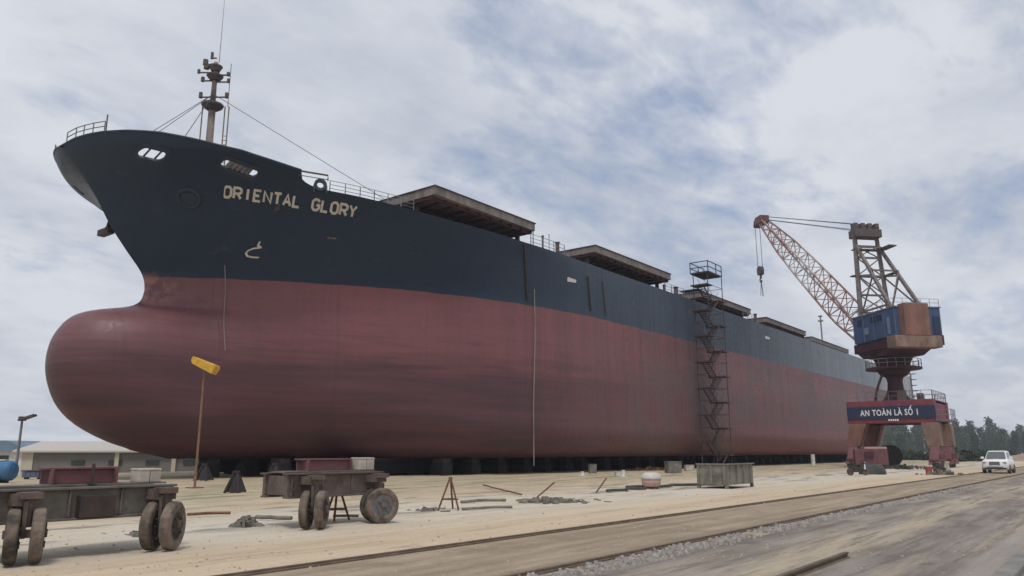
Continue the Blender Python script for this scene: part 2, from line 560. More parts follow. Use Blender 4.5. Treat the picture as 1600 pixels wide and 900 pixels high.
    t.links.new(nz(t, mapped(t, co, (0.8, 2.2, 1)), 2.2, 8, 0.7), bn.inputs['Height'])
    t.links.new(bn.outputs[0], b.inputs['Normal'])
    return m


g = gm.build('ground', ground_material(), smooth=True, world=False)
struct(g)


def road_material():
    m = bpy.data.materials.new('worn_road')
    m.use_nodes = True
    t = m.node_tree
    b = t.nodes['Principled BSDF']
    b.inputs['Roughness'].default_value = 0.9
    b.inputs['Specular IOR Level'].default_value = 0.2
    co = N(t, 'ShaderNodeTexCoord').outputs['Object']
    sp = N(t, 'ShaderNodeSeparateXYZ')
    t.links.new(co, sp.inputs[0])
    streak = nz(t, mapped(t, co, (0.10, 1.1, 1), (2, 3, 0)), 1.0, 7, 0.65)
    blot = nz(t, mapped(t, co, (0.25, 0.7, 1), (9, 1, 0)), 1.0, 7, 0.65)
    blot2 = nz(t, mapped(t, co, (0.5, 1.6, 1), (4, 4, 0)), 1.0, 7, 0.7)
    fine = nz(t, co, 9.0, 8, 0.75)
    trk = nz(t, mapped(t, co, (0.22, 3.2, 1), (6, 1, 0)), 1.0, 7, 0.7)
    c = mix(t, ramp(t, blot, [(0.36, 0.0), (0.62, 1.0)]), (0.185, 0.155, 0.135), (0.30, 0.262, 0.235))
    c = mix(t, ramp(t, streak, [(0.52, 0.0), (0.66, 0.85)]), c, (0.43, 0.355, 0.255))
    c = mix(t, ramp(t, blot2, [(0.55, 0.0), (0.64, 0.75)]), c, (0.13, 0.105, 0.09))
    sandy = mth(t, 'MULTIPLY', ramp(t, mth(t, 'DIVIDE', sp.outputs[1], 10), [(0.36, 0.0), (0.43, 1.0), (0.50, 1.0), (0.56, 0.0)]),
                ramp(t, streak, [(0.38, 0.0), (0.55, 0.9)]))
    c = mix(t, sandy, c, (0.46, 0.39, 0.285))
    c = mix(t, ramp(t, fine, [(0.35, 0.0), (0.8, 0.45)]), c, (0.13, 0.11, 0.10))
    c = mix(t, ramp(t, trk, [(0.50, 0.0), (0.62, 0.7)]), c, (0.135, 0.112, 0.095))
    c = mix(t, ramp(t, trk, [(0.30, 0.6), (0.42, 0.0)]), c, (0.40, 0.345, 0.28))
    # bleached edge strips near the kerb
    edge = ramp(t, mth(t, 'DIVIDE', sp.outputs[1], 10), [(0.165, 0.0), (0.18, 0.55), (0.21, 0.55), (0.225, 0.0)])
    c = mix(t, edge, c, (0.36, 0.33, 0.30))
    t.links.new(c, b.inputs['Base Color'])
    bn = N(t, 'ShaderNodeBump')
    bn.inputs['Strength'].default_value = 0.45
    bn.inputs['Distance'].default_value = 0.04
    t.links.new(nz(t, mapped(t, co, (1, 2.0, 1)), 3.0, 8, 0.72), bn.inputs['Height'])
    t.links.new(bn.outputs[0], b.inputs['Normal'])
    return m


rx = axis(-60, 400, 4, 40, 0.6, 1.2)
rm = MB()
ry = [-7, -4, -2, 0, 1, 2, 3, 4, 5, 5.5, 6.0, 6.3]
for i, x in enumerate(rx):
    for j, y in enumerate(ry):
        yy = y
        if j == len(ry) - 1:
            yy += 0.22 * noise.noise(Vector((x * 0.5, 2.2, 0))) + 0.1 * noise.noise(Vector((x * 1.9, 5.2, 0)))
        rm.v.append((x, yy, 0.004 + (0.012 if j < len(ry) - 1 else 0)))
nj = len(ry)
rm.f = [(i * nj + j, (i + 1) * nj + j, (i + 1) * nj + j + 1, i * nj + j + 1) for i in range(len(rx) - 1) for j in range(nj - 1)]
struct(rm.build('road', road_material(), smooth=True, world=False))

km = MB()
for i in range(60):
    x0 = 8 + i * 2.0
    km.box((x0 + 1.0, 1.52 + 0.012 * rnd.uniform(-1, 1), 0.055), (1.98, 0.24, 0.13))
struct(km.build('kerb', 'concrete', bevel=0.02))


# rails: head, web and foot in one profile
def rail(y, x0, x1, h, label):
    mb = MB()
    prof = [(-0.07, 0), (0.07, 0), (0.07, 0.02), (0.015, 0.035), (0.015, h - 0.04), (0.036, h - 0.03), (0.036, h), (-0.036, h), (-0.036, h - 0.03), (-0.015, h - 0.04), (-0.015, 0.035), (-0.07, 0.02)]
    mb.prism(prof, (x0, y, 0.0), (0, 1, 0), (0, 0, 1), (1, 0, 0), x1 - x0)
    return tag(mb.build('rail', 'rail_steel'), label, 'rail')


rail(10.0, -6, 150, 0.055, 'long rusty steel rail at the edge of the tan sand, nearer the ship')
rail(6.86, -4, 150, 0.06, 'long dark steel rail beside the strip of white ballast stones')
rail(3.87, 6.5, 13.75, 0.10, 'short stub of dark rail ending on the worn grey road')

st = MB()
for i in range(3400):
    x = 6.0 + 40 * rnd.random() ** 1.7
    wdt = 0.42 if x < 19 else 0.22
    y = 6.42 + rnd.gauss(0, wdt * 0.35)
    if noise.noise(Vector((x * 0.7, 0, 3))) < -0.35:
        continue
    r = rnd.uniform(0.018, 0.055) * (1 if x < 20 else 1.25)
    zz = 0.01
    a = rnd.uniform(0, 6.3)
    top = [(x + r * cos(a + k * pi / 2) * rnd.uniform(.5, .8), y + r * sin(a + k * pi / 2) * rnd.uniform(.5, .8), zz + r * rnd.uniform(.7, 1.2)) for k in range(4)]
    bot = [(x + r * cos(a + k * pi / 2) * 1.1, y + r * sin(a + k * pi / 2) * 1.1, zz - 0.01) for k in range(4)]
    st.add(bot + top, [(4, 5, 6, 7), (0, 1, 5, 4), (1, 2, 6, 5), (2, 3, 7, 6), (3, 0, 4, 7)])
tag(st.build('ballast', 'ballast_stone'), 'strip of pale ballast stones along the near rail', kind='stuff')

# ------------------------------------------------------------------ the ship
VC, BH, ULEN, ZK, ZD, ZP = 50.5, 15.2, 187.0, 1.25, 17.8, 13.2
STEM = [(1.25, 27.2), (1.7, 24.9), (2.33, 22.9), (3.47, 20.8), (4.58, 19.75), (6.1, 19.1), (7.2, 18.95), (8.23, 19.05), (9.0, 19.3), (9.6, 19.7), (10.1, 20.2),
        (10.45, 21.0), (10.7, 22.0), (10.95, 23.2), (11.3, 23.95), (11.7, 24.2), (12.6, 24.35), (13.5, 24.0), (14.3, 23.2), (16.13, 21.65), (17.0, 21.1), (18.12, 20.4), (19.2, 19.5), (19.83, 18.75), (20.3, 18.25), (21.2, 17.95)]
ZTOP = [(18.05, 20.45), (18.17, 20.58), (18.34, 20.75), (18.68, 20.84), (19.06, 20.89), (19.93, 20.89), (21.15, 20.76), (22.49, 20.48), (23.96, 20.16), (25.6, 19.89), (27.1, 19.67),
        (28.5, 19.47), (28.62, 19.30), (28.8, 19.14), (29.05, 19.02), (29.5, 18.88), (30.0, 18.77), (30.77, 18.72), (32.4, 18.64), (33.7, 18.56), (36.5, 18.37), (39.1, 18.2), (46.7, 17.93), (60, 17.85), (400, 17.8)]


def stem_u(z):
    # monotone-free smooth reading of the table: average over a short window
    return sum(interp(STEM, z + d) * wt for d, wt in ((-0.7, 1), (-0.45, 2), (-0.2, 3), (0, 3), (0.2, 3), (0.45, 2), (0.7, 1))) / 15 if 1.9 < z < 9.4 or z > 12.4 else \
        sum(interp(STEM, z + d) for d in (-0.16, -0.08, 0, 0.08, 0.16)) / 5


def stem_main(z):
    return stem_u(z) if z >= 11.7 else 24.2 + 0.08 * (11.7 - z)


def half(u, z):
    um = stem_main(z)
    k = max(0.0, min(1.0, (z - ZP) / 6.8)) ** 2.5
    L, p, q = 38 + (24 - 38) * k, 2.6 + (2.0 - 2.6) * k, 1 + (0.6 - 1) * k
    t = max(0.0, min(1.0, (u - um) / L))
    bm = BH * max(0.0, 1 - (1 - t) ** p) ** q
    zk = ZK + 6.0 * max(0.0, (u - 148) / 39) ** 2
    if z <= zk:
        zp = 0.0
    else:
        zp = z - zk
    R = 2.5 + 3.4 * (1 - smooth01((u - 26) / 22))
    if zp < R:
        bm -= (R - sqrt(max(0, R * R - (R - zp) ** 2)))
    bm = max(bm, 0.0)
    if u > 146:
        c = 0.9 - 0.85 * smooth01((z - 2) / 11)
        bm *= max(0.03, 1 - c * ((u - 146) / 41) ** 2)
    bb = 0.0
    if z < 11.3:
        bw = 4.1 * sqrt(max(0.0, 1 - abs((z - 6.2) / 5.05) ** 4.0))
        tau = max(0.0, min(1.0, (u - stem_u(z)) / 6.0))
        bb = bw * sqrt(max(0.0, 1 - (1 - tau) ** 2))
    return (bm ** 3 + bb ** 3) ** (1 / 3)


def ship_hit(px, py):
    """world point where the view ray of a photo pixel meets the port side"""
    r = ray(px, py)
    k = 30.0 / r.length
    P = None
    while k < 300:
        P = Vector((0, 0, EYE)) + r * k
        if P.x > stem_u(P.z) and P.y >= VC - half(P.x, P.z):
            return P
        k += 0.02
    return P


ship = thing('bulk_carrier', (90, VC, 0), 'huge dark blue and red ship hull named ORIENTAL GLORY standing on blocks in the yard', 'ship')


def hull_material():
    m = bpy.data.materials.new('hull_paint')
    m.use_nodes = True
    t = m.node_tree
    b = t.nodes['Principled BSDF']
    co = N(t, 'ShaderNodeTexCoord').outputs['Object']
    sp = N(t, 'ShaderNodeSeparateXYZ')
    t.links.new(co, sp.inputs[0])
    u = mth(t, 'ADD', sp.outputs[0], 90.0)
    z = sp.outputs[2]
    fine = nz(t, co, 3.0, 6, 0.65)
    vert = nz(t, mapped(t, co, (1.5, 0.0, 0.035)), 1.0, 6, 0.7)        # runs down the plating
    vert2 = nz(t, mapped(t, co, (5.5, 0.0, 0.12), (5, 0, 2)), 1.0, 4, 0.7)
    horz = nz(t, mapped(t, co, (0.10, 0.10, 1.6), (2, 0, 1)), 1.0, 6, 0.62)
    big = nz(t, mapped(t, co, (0.08, 0.08, 0.16), (4, 1, 7)), 1.0, 5, 0.6)
    plates = nz(t, mapped(t, co, (0.22, 0.0, 0.45), (1, 0, 3)), 1.0, 3, 0.5)
    # --- topsides: dark navy forward, faded blue grey aft
    uf = mth(t, 'ADD', u, mth(t, 'MULTIPLY', mth(t, 'SUBTRACT', big, 0.5), 26.0))
    fade = ramp(t, mth(t, 'DIVIDE', uf, 180), [(0.24, 0.0), (0.30, 0.11), (0.38, 0.20), (0.44, 0.14), (0.50, 0.11), (0.58, 0.40), (0.72, 0.85), (0.95, 1.15)])
    top = mix(t, fade, (0.014, 0.029, 0.058), (0.225, 0.265, 0.305))
    top = mix(t, ramp(t, mth(t, 'DIVIDE', u, 180), [(0.84, 0.0), (0.93, 0.8)]), top, (0.44, 0.45, 0.44))
    top = mix(t, mth(t, 'MULTIPLY', ramp(t, mth(t, 'DIVIDE', u, 180), [(0.80, 1.0), (0.90, 0.1)]), ramp(t, big, [(0.4, 0.0), (0.65, 0.5)])), top, mix(t, 0.45, top, (0.02, 0.05, 0.085)))
    streak = mth(t, 'MULTIPLY', ramp(t, vert, [(0.46, 0.0), (0.62, 0.8)]), ramp(t, mth(t, 'DIVIDE', u, 180), [(0.2, 0.15), (0.34, 1.0)]))
    top = mix(t, streak, top, mix(t, 0.35, top, (0.01, 0.014, 0.02)))
    pale = mth(t, 'MULTIPLY', ramp(t, vert2, [(0.54, 0.0), (0.70, 0.7)]), ramp(t, mth(t, 'DIVIDE', u, 180), [(0.22, 0.0), (0.5, 0.8)]))
    top = mix(t, pale, top, mix(t, 0.25, top, (0.5, 0.5, 0.48)))
    scuff = mth(t, 'MULTIPLY', ramp(t, nz(t, mapped(t, co, (0.5, 0.5, 1.1), (3, 9, 4)), 1.0, 6, 0.7), [(0.60, 0.0), (0.72, 0.35)]), 1.0)
    top = mix(t, scuff, top, (0.09, 0.10, 0.115))
    # --- boot and bottom: dull red over browner worn bottom
    edge = mth(t, 'ADD', z, mth(t, 'MULTIPLY', mth(t, 'SUBTRACT', horz, 0.5), 2.6))
    edge = mth(t, 'ADD', edge, mth(t, 'MULTIPLY', mth(t, 'SUBTRACT', plates, 0.5), 2.0))
    worn = ramp(t, mth(t, 'DIVIDE', edge, 20), [(0.36, 1.0), (0.45, 0.0)])
    fore = ramp(t, mth(t, 'DIVIDE', u, 180), [(0.13, 0.75), (0.19, 0.15), (0.26, 0.0)])
    red = mix(t, ramp(t, big, [(0.38, 0.0), (0.62, 1.0)]), (0.240, 0.086, 0.090), (0.200, 0.075, 0.080))
    red = mix(t, fore, red, (0.160, 0.074, 0.084))
    brown = mix(t, ramp(t, horz, [(0.36, 0.0), (0.62, 1.0)]), (0.074, 0.036, 0.043), (0.122, 0.048, 0.058))
    aft = ramp(t, mth(t, 'DIVIDE', u, 180), [(0.26, 1.0), (0.36, 0.35), (0.7, 0.25)])
    bot = mix(t, mth(t, 'MULTIPLY', worn, aft), red, brown)
    dirty = mth(t, 'MULTIPLY', ramp(t, vert, [(0.44, 0.0), (0.60, 0.95)]), ramp(t, mth(t, 'DIVIDE', u, 180), [(0.22, 0.15), (0.36, 0.9)]))
    bot = mix(t, dirty, bot, mix(t, 0.6, bot, (0.075, 0.052, 0.054)))
    rust = mth(t, 'MULTIPLY', ramp(t, vert2, [(0.52, 0.0), (0.68, 0.75)]), ramp(t, mth(t, 'DIVIDE', u, 180), [(0.24, 0.0), (0.36, 0.8)]))
    bot = mix(t, rust, bot, (0.20, 0.13, 0.12))
    grey = mth(t, 'MULTIPLY', ramp(t, nz(t, mapped(t, co, (0.16, 0, 0.2), (8, 0, 2)), 1.0, 5, 0.6), [(0.42, 0.0), (0.58, 0.85)]), ramp(t, mth(t, 'DIVIDE', u, 180), [(0.28, 0.0), (0.38, 1.0)]))
    bot = mix(t, grey, bot, (0.14, 0.088, 0.090))
    runs = nz(t, mapped(t, co, (2.6, 0.0, 0.0), (3, 0, 1)), 1.0, 5, 0.75)
    brk = nz(t, mapped(t, co, (1.6, 0.0, 0.22), (7, 0, 4)), 1.0, 4, 0.6)
    run = mth(t, 'MULTIPLY', mth(t, 'MULTIPLY', ramp(t, runs, [(0.54, 0.0), (0.62, 0.9)]), ramp(t, brk, [(0.42, 0.0), (0.56, 1.0)])), ramp(t, mth(t, 'DIVIDE', u, 180), [(0.20, 0.0), (0.27, 0.8), (0.55, 1.0)]))
    bot = mix(t, run, bot, mix(t, 0.35, bot, (0.035, 0.025, 0.03)))
    top = mix(t, mth(t, 'MULTIPLY', run, 0.8), top, mix(t, 0.4, top, (0.012, 0.015, 0.022)))
    freshm = mth(t, 'MULTIPLY', ramp(t, mth(t, 'DIVIDE', mth(t, 'ADD', z, mth(t, 'MULTIPLY', mth(t, 'SUBTRACT', fine, 0.5), 0.3)), 20), [(0.235, 0.8), (0.25, 0.0)]), ramp(t, mth(t, 'DIVIDE', u, 180), [(0.44, 0.0), (0.56, 1.0)]))
    bot = mix(t, freshm, bot, (0.215, 0.065, 0.08))
    bot = mix(t, ramp(t, fine, [(0.5, 0.0), (0.75, 0.25)]), bot, (0.11, 0.06, 0.062))
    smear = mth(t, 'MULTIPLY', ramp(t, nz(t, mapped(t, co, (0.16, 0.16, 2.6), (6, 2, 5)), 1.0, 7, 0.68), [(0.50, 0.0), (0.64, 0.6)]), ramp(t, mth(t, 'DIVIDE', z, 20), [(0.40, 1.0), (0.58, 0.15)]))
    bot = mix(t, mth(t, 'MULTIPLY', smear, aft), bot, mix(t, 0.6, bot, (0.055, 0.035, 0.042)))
    blob = ramp(t, nz(t, mapped(t, co, (0.45, 0.45, 0.9), (1, 2, 8)), 1.0, 5, 0.6), [(0.60, 0.0), (0.70, 0.5)])
    bot = mix(t, blob, bot, mix(t, 0.45, bot, (0.05, 0.035, 0.045)))
    # --- waterline, slightly uneven where it was cut in
    zl = mth(t, 'ADD', z, mth(t, 'MULTIPLY', mth(t, 'SUBTRACT', nz(t, mapped(t, co, (0.35, 0.35, 0)), 1.0, 3), 0.5), 0.22))
    isred = mth(t, 'LESS_THAN', zl, ZP)
    c = mix(t, isred, top, bot)
    # pinkish glow of the lit stem just under the waterline, painted into the colour
    stem_glow = mth(t, 'MULTIPLY', ramp(t, mth(t, 'DIVIDE', mth(t, 'ADD', u, mth(t, 'MULTIPLY', fine, 1.2)), 180), [(0.1365, 1.0), (0.150, 0.0)]), ramp(t, mth(t, 'DIVIDE', mth(t, 'ADD', z, mth(t, 'MULTIPLY', fine, 0.8)), 20), [(0.575, 0.0), (0.60, 0.8), (0.66, 0.8), (0.70, 0.0)]))
    c = mix(t, mth(t, 'MULTIPLY', stem_glow, ramp(t, nz(t, co, 0.9, 5, 0.7), [(0.40, 0.0), (0.55, 1.0)])), c, (0.42, 0.22, 0.19))
    # erection seams every twelve metres or so
    fr = mth(t, 'FRACT', mth(t, 'DIVIDE', mth(t, 'SUBTRACT', u, 22.0), 12.2))
    seam = mth(t, 'LESS_THAN', mth(t, 'ABSOLUTE', mth(t, 'SUBTRACT', fr, 0.985)), 0.010)
    seam = mth(t, 'MULTIPLY', seam, ramp(t, nz(t, mapped(t, co, (0.1, 0, 0.25)), 1.0, 3), [(0.35, 0.1), (0.6, 0.65)]))
    c = mix(t, seam, c, mix(t, 0.25, c, (0.05, 0.03, 0.035)))
    # horizontal plate edges: thin worn lines with the odd missing stretch
    fz = mth(t, 'FRACT', mth(t, 'DIVIDE', mth(t, 'SUBTRACT', z, 1.4), 2.35))
    hl = mth(t, 'LESS_THAN', mth(t, 'ABSOLUTE', mth(t, 'SUBTRACT', fz, 0.5)), 0.011)
    fu2 = mth(t, 'FRACT', mth(t, 'DIVIDE', u, 6.1))
    vl = mth(t, 'LESS_THAN', mth(t, 'ABSOLUTE', mth(t, 'SUBTRACT', fu2, 0.5)), 0.005)
    line = mth(t, 'MULTIPLY', mth(t, 'MAXIMUM', hl, vl), ramp(t, nz(t, mapped(t, co, (0.2, 0.2, 0.3), (9, 9, 2)), 1.0, 4), [(0.40, 0.05), (0.60, 0.5)]))
    c = mix(t, line, c, mix(t, 0.4, c, (0.03, 0.02, 0.025)))
    t.links.new(c, b.inputs['Base Color'])
    rr = ramp(t, fine, [(0.3, 0.38), (0.7, 0.6)])
    t.links.new(rr, b.inputs['Roughness'])
    b.inputs['Specular IOR Level'].default_value = 0.35
    # slight buckling of the plates between frames
    hp = nz(t, mapped(t, co, (0.5, 0.1, 0.35)), 1.0, 2, 0.4)
    frame = mth(t, 'ABSOLUTE', mth(t, 'SINE', mth(t, 'MULTIPLY', u, 3.6)))
    strake = mth(t, 'ABSOLUTE', mth(t, 'SINE', mth(t, 'MULTIPLY', z, 1.336)))
    hp = mth(t, 'ADD', hp, mth(t, 'ADD', mth(t, 'MULTIPLY', frame, 0.10), mth(t, 'MULTIPLY', strake, 0.14)))
    hp = mth(t, 'SUBTRACT', hp, mth(t, 'MULTIPLY', line, 0.25))
    bn = N(t, 'ShaderNodeBump')
    bn.inputs['Strength'].default_value = 0.35
    bn.inputs['Distance'].default_value = 0.12
    t.links.new(hp, bn.inputs['Height'])
    t.links.new(bn.outputs[0], b.inputs['Normal'])
    return m


# openings cut through the bulwark: (u centre, z centre, half length, half height)
P1, P2 = ship_hit(237, 241), ship_hit(374, 263)
OPEN = [(P1.x, P1.z, 0.62, 0.20), (P2.x, P2.z, 1.05, 0.17)]

rows = []
z = ZK
for z1, n in ((2.4, 10), (9.0, 20), (11.9, 24), (17.8, 30)):
    z0 = z
    rows += [z0 + (z1 - z0) * i / n for i in range(n)]
    z = z1
rows = [('z', q) for q in rows] + [('f', i / 40) for i in range(41)]
NC = 230


def hull_vert(row, j):
    kind, val = row
    z = val if kind == 'z' else ZD
    u = 0
    for _ in range(6):
        us = stem_u(z)
        if j <= NC:
            u = us + (60 - us) * (j / NC) ** 1.7
        else:
            u = 60 + (ULEN - 60) * (j - NC) / 40
        if kind == 'f':
            z = ZD + val * (interp(ZTOP, u) - ZD)
    zz = z
    if u > 148:
        zz = max(z, ZK + 6.0 * ((u - 148) / 39) ** 2)
    return u, half(u, z), zz


hm = MB()
grid = [[hull_vert(r, j) for j in range(NC + 41)] for r in rows]
nj = NC + 41
for side in (-1, 1):
    base = len(hm.v)
    for gr in grid:
        for (u, bb, zz) in gr:
            hm.v.append((u, VC + side * bb, zz))
    for i in range(len(rows) - 1):
        for j in range(nj - 1):
            a, c2 = grid[i][j], grid[i + 1][j + 1]
            cu, cz = (a[0] + c2[0]) / 2, (a[2] + c2[2]) / 2
            hole = False
            for (ou, oz, ol, oh) in OPEN:
                dx = max(0, abs(cu - ou) - (ol - oh))
                # the openings follow the sheer of the bulwark
                dz = cz - (oz - 0.2 * (cu - ou))
                if dx * dx + dz * dz < oh * oh:
                    hole = True
            if hole:
                continue
            q = (base + i * nj + j, base + i * nj + j + 1, base + (i + 1) * nj + j + 1, base + (i + 1) * nj + j)
            hm.f.append(q if side < 0 else q[::-1])
# transom and flat bottom
nr = len(rows)
for i in range(nr - 1):
    a, b2 = i * nj + nj - 1, (i + 1) * nj + nj - 1
    o = nr * nj
    hm.f.append((a, b2, o + b2, o + a))
for j in range(nj - 1):
    o = nr * nj
    hm.f.append((j, o + j, o + j + 1, j + 1))
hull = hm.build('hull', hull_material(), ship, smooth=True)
import bmesh as _bm
bm = _bm.new()
bm.from_mesh(hull.data)
_bm.ops.remove_doubles(bm, verts=bm.verts, dist=0.004)
_bm.ops.recalc_face_normals(bm, faces=bm.faces)
bm.to_mesh(hull.data)
bm.free()

# decks
dk = MB()


def deck_strip(z, us):
    vs, fs = [], []
    for u in us:
        bb = max(0.02, half(u, z) - 0.05)
        vs += [(u, VC - bb, z), (u, VC + bb, z)]
    for i in range(len(us) - 1):
        fs.append((2 * i, 2 * i + 2, 2 * i + 3, 2 * i + 1))
    dk.add(vs, fs)


deck_strip(18.6, [19.35 + (28.6 - 19.35) * (i / 30) ** 1.5 for i in range(31)])
deck_strip(17.35, [28.6 + i * (ULEN - 28.6) / 60 for i in range(61)])
bb = half(28.6, 17.9) - 0.06
dk.box((28.65, VC, 17.9), (0.08, 2 * bb, 1.1))
dk.build('deck', 'hatch_top', ship)

# cap rail along the bulwark
for side in (-1, 1):
    mb = MB()
    pts = []
    for i in range(70):
        u = 18.10 + (28.45 - 18.10) * (i / 69) ** 1.6
        zt = interp(ZTOP, u)
        pts.append((u, VC + side * max(0.03, half(u, zt)), zt + 0.02))
    mb.path(pts, 0.075, 6)
    mb.build('cap_rail', 'hull_navy', ship, smooth=True)


def hull_pt(u, z, off=0.0):
    """point on the port side, pushed out along the local normal by off"""
    h = half(u, z)
    du = (half(u + 0.1, z) - half(u - 0.1, z)) / 0.2
    dz = (half(u, z + 0.1) - half(u, z - 0.1)) / 0.2
    n = Vector((-du, -1, -dz)) * -1
    n = Vector((-du, -1.0, -dz))
    # port surface is y = VC - h(u,z): outward normal (-dh/du, -1, -dh/dz)
    n.normalize()
    return Vector((u, VC - h, z)) + n * off


# frames round the two openings, with what is seen inside them
for k, (ou, oz, ol, oh) in enumerate(OPEN):
    mb = MB()
    n = 40
    ring = []
    for i in range(n):
        a = 2 * pi * i / n
        cx = (ol - oh) * (1 if cos(a) > 0 else -1)
        ring.append((cx + oh * cos(a), oh * sin(a)))
    for scale_in, scale_out, o1, o2 in ((0.92, 1.0, 0.05, 0.05),):
        vs = []
        for (a, b3) in ring:
            ln = hypot(a, b3)
            for r in (-0.035, 0.11):
                for off in (0.06, -0.12):
                    aa = a + r * a / ln * 0.6 + r * (1 if a > 0 else -1) * 0.2
                    bb3 = b3 + r * (b3 / max(abs(b3), 0.02))
                    uu = ou + aa
                    vs.append(hull_pt(uu, oz - 0.2 * aa + bb3, off))
        fs = []
        for i in range(n):
            i2 = (i + 1) % n
            p = [4 * i, 4 * i + 1, 4 * i + 2, 4 * i + 3]
            q = [4 * i2, 4 * i2 + 1, 4 * i2 + 2, 4 * i2 + 3]
            fs += [(p[0], q[0], q[2], p[2]), (p[0], p[1], q[1], q[0]), (p[2], q[2], q[3], p[3]), (p[1], p[3], q[3], q[1])]
        mb.add(vs, fs)
    fr = mb.build('fairlead', 'hull_navy', ship, smooth=False, label='oblong mooring opening in the bow bulwark' if k == 0 else 'long roller slot in the bow bulwark')
    rb = MB()
    if k == 0:
        for d in (-0.22, 0.3):
            p0, p1 = hull_pt(ou + d, oz - 0.2 * d - oh, -0.15), hull_pt(ou + d, oz - 0.2 * d + oh * 0.6, -0.15)
            rb.cyl(p0, p1, 0.06, 8)
        rb.build('roller', 'mast_dark', fr, smooth=False)
    else:
        for d in (-0.55, -0.28, 0.0, 0.28, 0.55):
            p0, p1 = hull_pt(ou + d, oz - 0.2 * d - oh, -0.14), hull_pt(ou + d, oz - 0.2 * d + oh * (0.5 + 0.5 * (d > 0)), -0.14)
            rb.cyl(p0, p1, 0.15, 10)
        rb.build('roller', 'frame_grey', fr, smooth=False)


# name and bulb symbol: lettering laid on the plating
def text_mesh(txt, spacing=1.0, bold=0.0):
    cu = bpy.data.curves.new('text', 'FONT')
    cu.body = txt
    cu.size = 1.0
    cu.space_character = spacing
    cu.offset = bold
    cu.resolution_u = 3
    o = bpy.data.objects.new('text', cu)
    C.objects.link(o)
    dg = bpy.context.evaluated_depsgraph_get()
    me = bpy.data.meshes.new_from_object(o.evaluated_get(dg))
    vs = [tuple(v.co) for v in me.vertices]
    fs = [tuple(p.vertices) for p in me.polygons]
    bpy.data.objects.remove(o)
    bpy.data.curves.remove(cu)
    bpy.data.meshes.remove(me)
    return vs, fs


GLYPH = {
    'O': [[(0, .2), (0, .8), (.2, 1), (.5, 1), (.7, .8), (.7, .2), (.5, 0), (.2, 0), (0, .2)]],
    'R': [[(0, 0), (0, 1), (.5, 1), (.7, .85), (.7, .6), (.5, .45), (0, .45)], [(.35, .45), (.7, 0)]],
    'I': [[(.35, 0), (.35, 1)]],
    'E': [[(.65, 1), (0, 1), (0, 0), (.65, 0)], [(0, .5), (.5, .5)]],
    'N': [[(0, 0), (0, 1), (.7, 0), (.7, 1)]],
    'T': [[(0, 1), (.7, 1)], [(.35, 1), (.35, 0)]],
    'A': [[(0, 0), (.35, 1), (.7, 0)], [(.14, .33), (.56, .33)]],
    'L': [[(0, 1), (0, 0), (.62, 0)]],
    'G': [[(.7, .8), (.5, 1), (.2, 1), (0, .8), (0, .2), (.2, 0), (.5, 0), (.7, .2), (.7, .48), (.4, .48)]],
    'Y': [[(0, 1), (.35, .5), (.7, 1)], [(.35, .5), (.35, 0)]],
}


def lay(u, z, h, B):
    """go h metres up the plating from (u, z), square to the baseline direction B"""
    steps = max(1, int(abs(h) / 0.1))
    for _ in range(steps):
        d = 0.05
        Tu = (hull_pt(u + d, z) - hull_pt(u - d, z)) / (2 * d)
        Tz = (hull_pt(u, z + d) - hull_pt(u, z - d)) / (2 * d)
        du = -Tz.dot(B) / Tu.dot(B)
        L = (Tu * du + Tz).length
        k = h / steps / L
        u, z = u + du * k, z + k
    return u, z


def strokes_to_mesh(strokes, wd):
    """flat strokes with mitred joints as quads in 2D"""
    vs, fs = [], []
    for s in strokes:
        pts = [Vector((a, b, 0)) for a, b in s]
        closed = (pts[0] - pts[-1]).length < 1e-6
        n = len(pts)
        ring = []
        for i in range(n):
            if closed:
                d0 = (pts[i] - pts[i - 1 if i > 0 else n - 2]).normalized()
                d1 = (pts[i + 1 if i < n - 1 else 1] - pts[i]).normalized()
            else:
                d0 = (pts[i] - pts[max(i - 1, 0)]).normalized() if i > 0 else (pts[1] - pts[0]).normalized()
                d1 = (pts[min(i + 1, n - 1)] - pts[i]).normalized() if i < n - 1 else d0
            n0, n1 = Vector((-d0.y, d0.x, 0)), Vector((-d1.y, d1.x, 0))
            mm = (n0 + n1).normalized()
            k = wd / 2 / max(0.75, mm.dot(n1))
            p = pts[i].copy()
            if not closed and i == 0:
                p -= d1 * wd * 0.0
            ring.append((p + mm * k, p - mm * k))
        fine_ring = [ring[0]]
        for q0, q1 in zip(ring, ring[1:]):
            for i in range(1, 5):
                fine_ring.append((q0[0].lerp(q1[0], i / 4), q0[1].lerp(q1[1], i / 4)))
        ring, n = fine_ring, len(fine_ring)
        b0 = len(vs)
        for a, b in ring:
            vs += [a, b]
        for i in range(n - 1):
            # cut long strokes so they can follow the curved plating
            fs.append((b0 + 2 * i, b0 + 2 * i + 1, b0 + 2 * i + 3, b0 + 2 * i + 2))
    return vs, fs


TA, TB = ship_hit(350, 299), ship_hit(556, 331)
